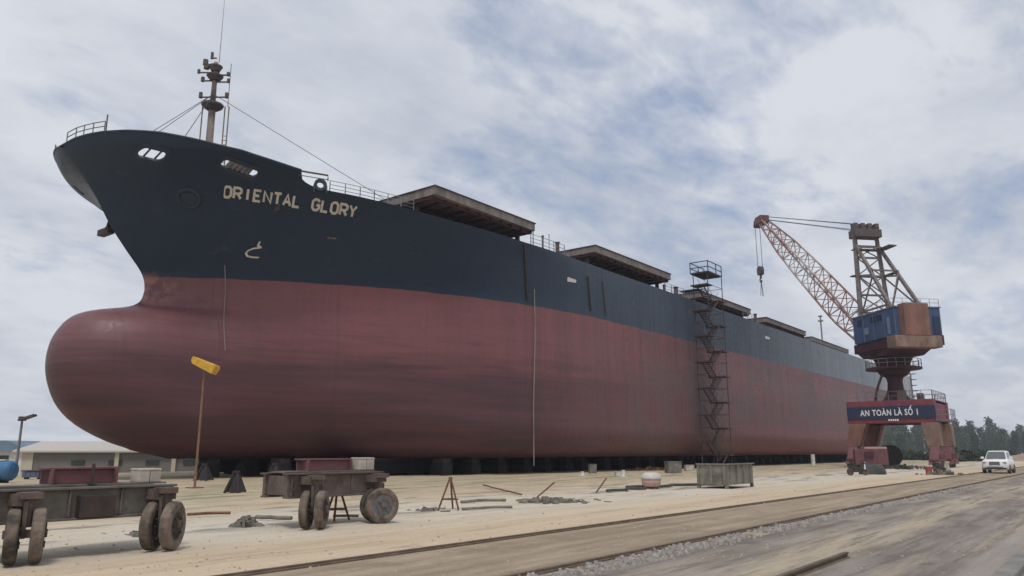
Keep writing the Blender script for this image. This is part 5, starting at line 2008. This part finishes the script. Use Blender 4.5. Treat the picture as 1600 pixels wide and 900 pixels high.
for k, (px, y0, y1) in enumerate(((974, 745, 736), (910, 744, 738), (1271, 727, 711))):
    Q = on_z(px, y0)
    dq = Q.x * cos(HEAD) + Q.y * sin(HEAD)
    h2 = (y0 - y1) * dq / FPX
    mb = MB()
    mb.cyl(Q, Q + Vector((0, 0, h2)), 0.11 if k < 2 else 0.25, 10)
    mb.cyl(Q + Vector((0, 0, h2)), Q + Vector((0, 0, h2 + 0.04)), 0.13 if k < 2 else 0.28, 10)
    mb.box(Q + Vector((0, 0, 0.03)), (0.4, 0.4, 0.06))
    tag(mb.build('marker_post', 'white_paint'), pl3[k], 'post', 'white posts by the hull')

# tripod stands
tri_l = {0: 'rusty tripod stand on the sand before the hull', 1: 'small pale tripod stand behind the brown cart'}
tri0 = thing('tripod_stand', (0, 0, 0), tri_l[0], 'tripod', 'tripods on the sand')
for k in range(3):
    mb = MB()
    a = 2 * pi * k / 3 + 0.5
    mb.cyl((0.36 * cos(a), 0.36 * sin(a), 0.0), (0.04 * cos(a), 0.04 * sin(a), 0.86), 0.028, 6)
    mb.build('leg', 'rusty_steel', tri0, world=False)
mb = MB()
mb.cyl((0, 0, 0.82), (0, 0, 0.95), 0.06, 8)
mb.build('head', 'rusty_steel', tri0, world=False)
mb = MB()
mb.path([(0.25 * cos(2 * pi * i / 12), 0.25 * sin(2 * pi * i / 12), 0.3) for i in range(13)], 0.016, 5)
mb.build('tie_ring', 'rusty_steel', tri0, world=False)
for k, (px, py, s) in enumerate(((703, 796, 1.0), (525, 815, 0.85))):
    o = tri0 if k == 0 else copy_tree(tri0)
    P = on_z(px, py)
    o.location = (P.x, P.y, 0)
    o.rotation_euler = (0, 0, k * 1.3)
    o['label'] = tri_l[k]

# loose poles, bars and hoses on the sand
loose = [((838, 780), 0, (866, 757), 0.75, 0.028, 'rusty_steel', 'thin pole leaning up from the pile of tangled scrap', 'pole'),
         ((931, 771), 0, (948, 749), 0.6, 0.03, 'rusty_steel', 'thin pole leaning beside the low pale pack', 'pole'),
         ((755, 762), 0.1, (815, 777), 0.05, 0.035, 'rusty_steel', 'rusty bar lying slantwise on the sand right of the tripod', 'bar'),
         ((720, 788), 0.03, (790, 786), 0.03, 0.05, 'debris', 'long grey pipe lying on the sand behind the tripod', 'pipe'),
         ((722, 797), 0.03, (800, 794), 0.03, 0.04, 'debris', 'thin grey pipe lying on the sand in front of the other pipe', 'pipe'),
         ((292, 808), 0.05, (360, 806), 0.05, 0.04, 'rusty_steel', 'rusty bar lying on the sand right of the long cart', 'bar'),
         ((400, 812), 0.04, (455, 815), 0.04, 0.05, 'debris', 'grey pipe lying on the sand between the two carts', 'pipe'),
         ((520, 812), 0.04, (560, 811), 0.04, 0.035, 'debris', 'grey bar lying on the sand under the brown cart', 'bar'),
         ((985, 764), 0.04, (1097, 759), 0.04, 0.07, 'tarp_green', 'dark green hose lying on the sand between drum and formwork box', 'hose'),
         ((955, 771), 0.04, (1000, 766), 0.04, 0.06, 'tarp_green', 'short dark hose lying on the sand left of the drum', 'hose'),
         ((742, 730), 0, (742, 758), 0.0, 0.03, 'rope_pale', '', '')]
for (a, za, b7, zb, rr3, mt, lab, cat) in loose:
    if not lab:
        continue
    A0_, B0_ = on_z(*a), on_z(*b7)
    if zb > 0.3:
        dq = A0_.x * cos(HEAD) + A0_.y * sin(HEAD)
        B0_ = A0_ + RT * ((b7[0] - a[0]) * dq / FPX)
        zb = (a[1] - b7[1]) * dq / FPX
    pts = []
    for i in range(9):
        f = i / 8
        p = A0_.lerp(B0_, f)
        p = Vector((p.x, p.y, ground_z(p.x, p.y) + rr3 * 0.8 + za + (zb - za) * f))
        if cat in ('hose',):
            p += Vector((0.15 * sin(i * 1.7), 0.25 * sin(i * 1.3 + 1), 0))
        pts.append(p)
    mb = MB()
    mb.path(pts, rr3, 7)
    tag(mb.build({'pole': 'pole', 'bar': 'steel_bar', 'pipe': 'pipe', 'hose': 'hose'}[cat], mt), lab, cat)


def rubble(name, px, py, wpx, n, mt, lab, cat, hmax=0.16, depth=0.9):
    Q = on_z(px, py)
    dq = Q.x * cos(HEAD) + Q.y * sin(HEAD)
    ww = wpx * dq / FPX
    mb = MB()
    for i in range(n):
        f = rnd.gauss(0, 0.24)
        p = Q + RT * (f * ww) + Vector((FW.x, FW.y, 0)) * rnd.gauss(0, depth * 0.3)
        s = rnd.uniform(0.4, 1.0)
        h = hmax * s * max(0.25, 1 - abs(f) * 1.6)
        p.z = ground_z(p.x, p.y) + h * 0.35
        M = Matrix.Rotation(rnd.uniform(0, 6.3), 3, 'Z') @ Matrix.Rotation(rnd.uniform(-.5, .5), 3, 'X')
        mb.box(p, (rnd.uniform(.06, .30) * 1.3, rnd.uniform(.05, .16), h), M=M, taper=rnd.uniform(.5, 1))
    for i in range(n // 5):
        f = rnd.gauss(0, 0.26)
        p = Q + RT * (f * ww) + Vector((0, 0, 0.05))
        d = Vector((rnd.uniform(-1, 1), rnd.uniform(-1, 1), rnd.uniform(-0.05, 0.25))) * rnd.uniform(0.3, 0.8)
        mb.cyl(p - d * 0.5, p + d * 0.5, 0.016, 5)
    return tag(mb.build(name, mt), lab, cat)


rubble('scrap_pile', 860, 784, 120, 70, 'debris', 'low wide pile of tangled grey scrap on the sand', 'scrap', 0.20, 1.6)
rubble('scrap_pile', 384, 822, 34, 34, 'debris', 'small dark lump of scrap on the sand between the carts', 'scrap', 0.34, 0.3)
rubble('scrap_pile', 672, 797, 50, 26, 'debris', 'few dark bits of scrap left of the rusty tripod', 'scrap', 0.12, 0.5)
rubble('scrap_pile', 230, 836, 60, 26, 'debris', 'scattered scrap on the sand under the long grey cart', 'scrap', 0.12, 0.5)
rubble('scrap_pile', 1010, 735, 90, 30, 'rusty_steel', 'rusty scrap heaped at the edge of the shade under the hull', 'scrap', 0.5, 1.2)
rubble('scrap_pile', 1410, 733, 110, 60, 'tarp_green', 'dark low heap of rubble between the crane legs', 'scrap', 0.7, 2.0)
rubble('scrap_pile', 1475, 742, 70, 46, 'debris', 'jumble of small site gear left of the white car', 'scrap', 0.6, 1.5)

# pebbles and clods scattered over yard and road
gr_ = MB()
for i in range(1500):
    px = rnd.uniform(0, 1600)
    py = 730 + 170 * rnd.random() ** 0.8
    p = on_z(px, py)
    if p.x > 70 or p.y > 45 or p.y < -5:
        continue
    dq = p.x * cos(HEAD) + p.y * sin(HEAD)
    r = rnd.choice((0.008, 0.01, 0.012, 0.016, 0.03)) * (0.7 + dq / 40)
    a = rnd.uniform(0, 6.3)
    z0 = ground_z(p.x, p.y) + (0.014 if p.y < 6.2 else 0)
    top = [(p.x + r * cos(a + k * pi / 2) * .6, p.y + r * sin(a + k * pi / 2) * .6, z0 + r * rnd.uniform(.5, .9)) for k in range(4)]
    bot = [(p.x + r * cos(a + k * pi / 2) * 1.1, p.y + r * sin(a + k * pi / 2) * 1.1, z0 - 0.01) for k in range(4)]
    gr_.add(bot + top, [(4, 5, 6, 7), (0, 1, 5, 4), (1, 2, 6, 5), (2, 3, 7, 6), (3, 0, 4, 7)])
tag(gr_.build('pebbles', mat('clods', (0.36, 0.29, 0.21), 0.95, 0, (0.48, 0.41, 0.31), 5.0)), 'pebbles and clods of earth scattered over the yard', kind='stuff')


# ------------------------------------------------------------------ motorcycles
def make_bike():
    t = thing('motorcycle', (0, 0, 0), 'motorcycle', 'motorcycle', 'motorcycles parked in the yard')
    for x in (-0.62, 0.62):
        mb = MB()
        mb.lathe((x, -0.05, 0.29), [(0.20, 0), (0.27, 0.0), (0.29, 0.03), (0.29, 0.07), (0.27, 0.10), (0.20, 0.10), (0.20, 0.06), (0.03, 0.06), (0.03, 0.04), (0.20, 0.04)], 18, d=(0, 1, 0))
        mb.build('wheel', 'rubber', t, world=False)
    mb = MB()
    mb.prism([(-0.75, 0.62), (-0.80, 0.74), (-0.1, 0.70), (0.15, 0.50), (0.35, 0.75), (0.50, 0.95), (0.56, 0.88), (0.40, 0.45), (0.15, 0.32), (-0.2, 0.32), (-0.45, 0.48)], (0, -0.11, 0), (1, 0, 0), (0, 0, 1), (0, 1, 0), 0.22)
    mb.build('body', 'bike_dark', t, world=False, bevel=0.03)
    mb = MB()
    mb.box((0.52, 0, 0.62), (0.10, 0.3, 0.36))
    mb.build('leg_shield', 'car_white', t, world=False, bevel=0.03)
    mb = MB()
    mb.prism([(-0.78, 0.745), (-0.1, 0.71), (-0.08, 0.78), (-0.4, 0.84), (-0.76, 0.84)], (0, -0.12, 0), (1, 0, 0), (0, 0, 1), (0, 1, 0), 0.24)
    mb.build('seat', 'car_black', t, world=False, bevel=0.03)
    mb = MB()
    mb.cyl((0.62, 0, 0.29), (0.45, 0, 0.98), 0.035, 6)
    mb.cyl((0.44, -0.33, 1.02), (0.44, 0.33, 1.02), 0.022, 6)
    mb.build('fork', 'dark_steel', t, world=False)
    mb = MB()
    mb.box((-0.05, 0, 0.34), (0.5, 0.24, 0.20))
    mb.cyl((-0.8, -0.14, 0.36), (-0.1, -0.14, 0.28), 0.045, 8)
    mb.build('engine', 'dark_steel', t, world=False)
    mb = MB()
    mb.box((0.56, 0, 0.94), (0.10, 0.16, 0.14))
    mb.build('headlight', 'glass_lens', t, world=False)
    return t


bk = make_bike()
bkl = ['dark motorcycle with a pale leg shield parked against the dark tarpaulin heap', 'motorcycle parked by the red can left of the white car']
for k, (px, py, rz) in enumerate(((1341, 743, 0.2 + rt_ang), (1470, 740, 0.5 + rt_ang))):
    o = bk if k == 0 else copy_tree(bk)
    P = on_z(px, py)
    o.location = (P.x, P.y, 0)
    o.rotation_euler = (0, 0, rz)
    o['label'] = bkl[k]

# dark tarpaulin-covered machine beside it
P = on_z(1364, 741)
mb = MB()
n, mrow = 22, 8
vs, fs = [], []
for j in range(mrow + 1):
    f = j / mrow
    for i in range(n):
        a = 2 * pi * i / n
        rx_, ry_ = 0.95 * (1 - 0.35 * f ** 3), 0.65 * (1 - 0.3 * f ** 3)
        wv = 1 + 0.06 * sin(5 * a + 2 * f) + 0.05 * noise.noise(Vector((cos(a) * 2, sin(a) * 2, f * 3)))
        sq = (abs(cos(a)) ** 4 + abs(sin(a)) ** 4) ** -0.25
        vs.append(P + RT * (cos(a) * rx_ * sq * wv) + fwd * (sin(a) * ry_ * sq * wv) + Vector((0, 0, 0.75 * f + 0.05 * noise.noise(Vector((i * .4, f * 3, 1))))))
for j in range(mrow):
    for i in range(n):
        fs.append((j * n + i, j * n + (i + 1) % n, (j + 1) * n + (i + 1) % n, (j + 1) * n + i))
fs.append(tuple(range(mrow * n, mrow * n + n)))
mb.add(vs, fs)
tag(mb.build('covered_machine', 'tarp_green', smooth=False), 'low machine under a dark grey green tarpaulin before the crane', 'machine')

# maroon welding set and a dark cable drum by the crane's left leg
P = on_z(1362, 731)
dq = P.x * cos(HEAD) + P.y * sin(HEAD)
wsx = thing('welding_set', (P.x, P.y, 0), 'maroon machine with a pale top beside the left crane leg', 'machine')
mb = MB()
mb.box(P + Vector((0, 0, 1.15)), (3.3, 1.6, 1.7), rz=rt_ang - 0.3)
mb.build('housing', 'maroon_paint', wsx, bevel=0.05)
mb = MB()
mb.box(P + Vector((0, 0, 2.12)) + RT * 0.5, (2.2, 1.65, 0.22), rz=rt_ang - 0.3)
mb.build('canopy', 'pink_cover', wsx, bevel=0.03)
mb = MB()
mb.box(P - fwd * 0.8 - RT * 0.5 + Vector((0, 0, 1.45)), (0.9, 0.3, 0.5), rz=rt_ang - 0.3)
mb.build('grille', 'maroon_dark', wsx)
for q in (-1.1, 1.1):
    mb = MB()
    mb.lathe(P + RT * q - fwd * 0.75 + Vector((0, 0, 0.36)), [(0.04, 0), (0.30, 0), (0.36, 0.05), (0.36, 0.2), (0.30, 0.25), (0.04, 0.25)], 16, d=tuple(fwd))
    mb.build('wheel', 'rubber', wsx)
P = on_z(1392, 729)
dr = thing('cable_drum', (P.x, P.y, 0), 'tall dark cable drum standing between the crane legs', 'drum')
mb = MB()
for q in (-0.6, 0.5):
    mb.lathe(P + fwd * q + Vector((0, 0, 1.25)), [(0.08, 0), (1.2, 0), (1.25, 0.05), (1.2, 0.1), (0.08, 0.1)], 24, d=tuple(fwd))
mb.build('flange', 'dark_steel', dr)
mb = MB()
mb.lathe(P - fwd * 0.52 + Vector((0, 0, 1.25)), [(0.1, 0), (0.9, 0), (0.9, 1.05), (0.1, 1.05)], 20, d=tuple(fwd))
mb.build('cable_winding', 'cable', dr)

# red can and white post by the second motorcycle
P = on_z(1452, 741)
mb = MB()
mb.lathe(P, [(0.24, 0), (0.26, 0.04), (0.24, 0.08), (0.24, 0.28), (0.26, 0.30), (0.24, 0.34), (0.24, 0.5), (0.26, 0.55), (0.22, 0.56), (0.02, 0.56)], 16)
tag(mb.build('oil_can', 'red_can'), 'small red can standing on the sand right of the crane', 'can')
P = on_z(1482, 742)
mb = MB()
mb.cyl(P, P + Vector((0, 0, 0.85)), 0.16, 10, 0.12)
mb.cyl(P + Vector((0, 0, 0.85)), P + Vector((0, 0, 1.0)), 0.16, 10)
mb.box(P + Vector((0, 0, 0.03)), (0.5, 0.5, 0.06))
tag(mb.build('bollard', 'timber_white'), 'pale bollard standing left of the white car', 'bollard')

# crane track rails under the bogies
for sv, lab in ((-1, 'crane rail set in the ground under the right legs of the crane'), (1, 'crane rail set in the ground under the left legs of the crane')):
    mb = MB()
    mb.box((CU, CV + sv * (GV + 0.15), -0.012), (60, 0.08, 0.05))
    tag(mb.build('crane_rail', 'rail_steel'), lab, 'rail')

# ------------------------------------------------------------------ the white car
carP = on_z(1556, 740)
car = thing('parked_car', (carP.x + 2.3, carP.y, 0), 'white pickup like car facing the camera on the road', 'car')
cm_ = MB()
# cross sections along the car: x from the nose (-2.3) to the tail (2.5); (half width low, half width belt, z low, z hood/belt)
secs = [(-2.35, 0.72, 0.74, 0.50, 0.86), (-2.28, 0.84, 0.84, 0.34, 1.00), (-2.0, 0.90, 0.89, 0.30, 1.06), (-1.2, 0.92, 0.90, 0.30, 1.12), (-0.9, 0.92, 0.90, 0.30, 1.14), (0.4, 0.92, 0.90, 0.30, 1.14), (1.6, 0.92, 0.90, 0.32, 1.12), (2.3, 0.90, 0.88, 0.40, 1.08), (2.45, 0.80, 0.80, 0.55, 1.0)]
vs, fs = [], []
for (x, wl, wb, zl, zb) in secs:
    zm = (zl + zb) / 2
    pr = [(-wl * 0.92, zl), (-wl, zl + 0.08), (-wl * 1.02, zm), (-wb, zb - 0.08), (-wb * 0.88, zb), (0, zb + 0.03), (wb * 0.88, zb), (wb, zb - 0.08), (wl * 1.02, zm), (wl, zl + 0.08), (wl * 0.92, zl)]
    vs += [(x, y, z) for y, z in pr]
np_ = 11
for i in range(len(secs) - 1):
    for j in range(np_):
        fs.append((i * np_ + j, i * np_ + (j + 1) % np_, (i + 1) * np_ + (j + 1) % np_, (i + 1) * np_ + j))
fs += [tuple(range(np_)), tuple(range((len(secs) - 1) * np_, len(secs) * np_))]
cm_.add(vs, fs)
cm_.build('body', 'car_white', car, world=False, smooth=True)
cc = MB()
cs = [(-1.15, 0.82, 1.12), (-0.35, 0.70, 1.72), (0.0, 0.69, 1.78), (1.3, 0.69, 1.77), (1.75, 0.80, 1.13)]
vs, fs = [], []
lowz = 1.08
top = [(-0.38, 0.66, 1.74), (0.1, 0.66, 1.79), (1.2, 0.66, 1.78), (1.5, 0.68, 1.70)]
cc.add([(-1.2, -0.80, lowz), (-1.2, 0.80, lowz), (1.8, 0.82, lowz), (1.8, -0.82, lowz), (-0.38, -0.64, 1.73), (-0.38, 0.64, 1.73), (1.5, 0.66, 1.72), (1.5, -0.66, 1.72), (0.1, -0.62, 1.79), (0.1, 0.62, 1.79), (1.2, 0.62, 1.78), (1.2, -0.62, 1.78)],
       [(0, 1, 5, 4), (4, 5, 9, 8), (8, 9, 10, 11), (11, 10, 6, 7), (7, 6, 2, 3), (1, 2, 6, 10, 9, 5), (3, 0, 4, 8, 11, 7)])
cc.build('cabin', 'car_white', car, world=False, bevel=0.04)
ws = MB()
ws.add([(-1.15, -0.70, 1.17), (-1.15, 0.70, 1.17), (-0.47, 0.58, 1.69), (-0.47, -0.58, 1.69), (-1.17, -0.70, 1.18), (-1.17, 0.70, 1.18), (-0.49, 0.58, 1.70), (-0.49, -0.58, 1.70)],
       [(7, 6, 5, 4), (0, 1, 2, 3), (0, 4, 5, 1), (1, 5, 6, 2), (2, 6, 7, 3), (3, 7, 4, 0)])
for v in ws.v[:]:
    pass
ws.v = [(x - 0.03, y, z + 0.02) for x, y, z in ws.v]
ws.build('windscreen', 'car_glass', car, world=False)
for s in (-1, 1):
    sw2 = MB()
    for (a, b8) in ((-0.85, 0.15), (0.25, 1.45)):
        pa = [(a, 1.18), (b8, 1.18), (b8 - (0.1 if b8 > 1 else 0), 1.64), (max(a, -0.25), 1.64)]
        sw2.add([(x, s * (0.83 - (z - 1.08) * 0.27 + 0.012 * k), z) for k in (0, 1) for x, z in pa], [(0, 1, 2, 3), (7, 6, 5, 4), (0, 4, 5, 1), (1, 5, 6, 2), (2, 6, 7, 3), (3, 7, 4, 0)])
    sw2.build('side_window', 'car_glass', car, world=False)
    mi = MB()
    mi.box((-0.75, s * 1.0, 1.22), (0.16, 0.24, 0.18))
    mi.build('mirror', 'car_white', car, world=False, bevel=0.03)
    hl = MB()
    hl.box((-2.31, s * 0.64, 0.86), (0.10, 0.36, 0.15), rz=s * 0.2)
    hl.build('headlight', 'glass_lens', car, world=False, bevel=0.02)
    for x in (-1.45, 1.45):
        wm = MB()
        wm.lathe((x, s * 0.86 - 0.13, 0.36), [(0.04, 0), (0.22, 0), (0.30, 0.01), (0.35, 0.04), (0.36, 0.08), (0.36, 0.18), (0.35, 0.22), (0.30, 0.25), (0.22, 0.26), (0.04, 0.26)], 22, d=(0, 1, 0))
        wm.build('wheel', 'rubber', car, world=False)
gl = MB()
gl.box((-2.36, 0, 0.80), (0.06, 0.72, 0.26))
gl.box((-2.35, 0, 0.48), (0.06, 1.1, 0.12))
gl.build('grille', 'car_grille', car, world=False)
bp = MB()
bp.box((-2.32, 0, 0.40), (0.12, 1.62, 0.10))
bp.build('bumper', 'car_black', car, world=False, bevel=0.02)
np2 = MB()
np2.box((-2.40, 0, 0.60), (0.02, 0.44, 0.12))
np2.build('number_plate', 'white_paint', car, world=False)


# ------------------------------------------------------------------ trees
def tree_meshes(seed, mt, h=11.0):
    r = random.Random(seed)
    tk_ = MB()
    pts = [(0, 0, 0)]
    for i in range(1, 7):
        f = i / 6
        pts.append((0.25 * sin(seed + f * 2), 0.2 * cos(seed * 2 + f * 3), h * 0.9 * f))
    for p, q, i in zip(pts, pts[1:], range(6)):
        tk_.cyl(p, q, 0.20 * (1 - i / 7), 7, 0.20 * (1 - (i + 1) / 7), cap=False)
    lf_ = MB()
    nb = 56
    for i in range(nb):
        f = 0.02 + 0.98 * (i / nb)
        z = h * f
        ln = (1.0 + 1.7 * sin(pi * min(1, f * 0.9 + 0.12)) * (1 - f * 0.45)) * r.uniform(0.6, 1.25)
        a = i * 2.4 + r.uniform(-.4, .4)
        base = Vector((0.25 * sin(seed + f * 2), 0.2 * cos(seed * 2 + f * 3), z * 0.95))
        end = base + Vector((cos(a) * ln, sin(a) * ln, ln * r.uniform(0.25, 0.7)))
        if i % 2 == 0:
            tk_.cyl(base, end, 0.05, 5, 0.015, cap=False)
        for k in range(22):
            p = base.lerp(end, r.uniform(0.25, 1.08)) + Vector((r.gauss(0, .30), r.gauss(0, .30), r.gauss(0, .28)))
            s = r.uniform(0.2, 0.42)
            d = Vector((r.gauss(0, 1), r.gauss(0, 1), r.gauss(0.6, 1))).normalized()
            e = d.cross(Vector((r.gauss(0, 1), r.gauss(0, 1), r.gauss(0, 1)))).normalized()
            lf_.add([p - d * s * 1.2, p + e * s * 0.6, p + d * s * 1.4, p - e * s * 0.6], [(0, 1, 2, 3)])
    return tk_, lf_


protos = []
for sd_, mt in ((1, 'leaf_a'), (2, 'leaf_b'), (3, 'leaf_c'), (4, 'leaf_a')):
    t = thing('casuarina_tree', (0, 0, 0), 'feathery dark green tree in the row beyond the yard', 'tree', 'row of trees behind the crane')
    a, b9 = tree_meshes(sd_, mt)
    a.build('trunk', 'bark', t, world=False)
    b9.build('crown', mt, t, world=False)
    protos.append(t)
used = set()


def plant(px, den, hpx, k, lab=None):
    r = ray(px, 706)
    q = r * (den / Vector((r.x, r.y, 0)).dot(fwd))
    o = protos[k] if k not in used else copy_tree(protos[k])
    used.add(k)
    o.location = (q.x, q.y, 0)
    h = hpx * den / FPX + EYE
    s = h / 11.2
    o.scale = (s * rnd.uniform(0.75, 1.0), s * rnd.uniform(0.75, 1.0), s)
    o.rotation_euler = (0, 0, rnd.uniform(0, 6.3))
    if lab:
        o['label'] = lab
    return o


i = 0
for den, x0, x1, step, hp in ((480, 1378, 1680, 13, 45), (420, 1384, 1670, 14, 37), (360, 1390, 1660, 15, 27)):
    x = x0
    while x < x1:
        hh4 = hp + rnd.uniform(-9, 9)
        if den > 400:
            hh4 -= 8 * smooth01((x - 1530) / 60)
        plant(x + rnd.uniform(-4, 4), den, hh4, i % 4,
              {480: 'tall feathery tree in the rear row beyond the yard', 420: 'dark feathery tree in the middle row beyond the yard', 360: 'lower bushy tree in the front row beyond the yard'}[den])
        i += 1
        x += step
# dark scrub at the foot of the trees
sh0 = thing('shrub', (0, 0, 0), 'low dark shrub at the far edge of the yard behind the white car', 'shrub', 'shrubs at the far edge of the yard')
q_ = MB()
r3 = random.Random(5)
for k in range(900):
    a, rr4 = r3.uniform(0, 6.3), sqrt(r3.random()) * 1.9
    zz = r3.random() ** 1.3 * 1.9 * (1 - (rr4 / 2.1) ** 2) + 0.05
    p = Vector((rr4 * cos(a), rr4 * sin(a), zz))
    d = Vector((r3.gauss(0, 1), r3.gauss(0, 1), r3.gauss(0.4, 1))).normalized()
    e = d.cross(Vector((r3.gauss(0, 1), r3.gauss(0, 1), r3.gauss(0, 1)))).normalized()
    s5 = r3.uniform(0.1, 0.24)
    q_.add([p - d * s5, p + e * s5 * 0.6, p + d * s5, p - e * s5 * 0.6], [(0, 1, 2, 3)])
q_.build('foliage', 'leaf_c', sh0, world=False)
q_ = MB()
for k in range(5):
    q_.cyl((0, 0, 0), (0.8 * cos(k * 1.3), 0.8 * sin(k * 1.3), 1.3), 0.05, 5, 0.02)
q_.build('stem', 'bark', sh0, world=False)
k = 0
for px, den, sc4 in ((1470, 150, 1.1), (1486, 140, 1.2), (1501, 150, 1.3), (1516, 145, 1.35), (1530, 150, 1.2), (1396, 170, 1.2), (1412, 165, 1.1), (1427, 172, 1.2), (1380, 168, 1.0), (1545, 165, 1.3), (1575, 170, 1.2), (1455, 160, 1.1), (1440, 168, 1.1)):
    o = sh0 if k == 0 else copy_tree(sh0)
    r = ray(px, 706)
    q = r * (den / Vector((r.x, r.y, 0)).dot(fwd))
    o.location = (q.x, q.y, 0)
    o.scale = (sc4, sc4, sc4 * rnd.uniform(0.8, 1.15))
    o.rotation_euler = (0, 0, k * 1.1)
    if px < 1460:
        o['label'] = 'low dark shrub at the far edge of the yard between the crane legs'
    k += 1

# earth bank at the right, in front of the trees
mb = MB()
r = ray(1660, 706)
cen = r * (150 / Vector((r.x, r.y, 0)).dot(fwd))
n, m_ = 26, 10
for i2 in range(n):
    for j2 in range(m_):
        fx, fy = i2 / (n - 1), j2 / (m_ - 1)
        x = cen + RT * ((fx - 0.5) * 26) + fwd * ((fy - 0.5) * 16)
        h = 1.9 * sin(pi * fx) ** 0.7 * sin(pi * fy) * (0.8 + 0.5 * noise.noise(Vector((fx * 6, fy * 4, 2))))
        mb.v.append((x.x, x.y, max(-0.02, h) - 0.02))
mb.f = [(i2 * m_ + j2, (i2 + 1) * m_ + j2, (i2 + 1) * m_ + j2 + 1, i2 * m_ + j2 + 1) for i2 in range(n - 1) for j2 in range(m_ - 1)]
struct(mb.build('terrain', mat('bank_earth', (0.36, 0.28, 0.20), 0.95, 0, (0.26, 0.20, 0.14), 0.6), smooth=True))

# ------------------------------------------------------------------ haze
hz = MB()
hz.box((150, 120, 19.5), (1100, 900, 46))
hm2 = bpy.data.materials.new('haze_air')
hm2.use_nodes = True
t = hm2.node_tree
t.nodes.clear()
pv = N(t, 'ShaderNodeVolumePrincipled')
pv.inputs['Color'].default_value = (0.86, 0.91, 1.0, 1)
pv.inputs['Density'].default_value = 0.0004
pv.inputs['Anisotropy'].default_value = 0.2
om = N(t, 'ShaderNodeOutputMaterial')
t.links.new(pv.outputs[0], om.inputs['Volume'])
tag(hz.build('haze', hm2), 'thin pale haze in the air over the yard', kind='stuff')
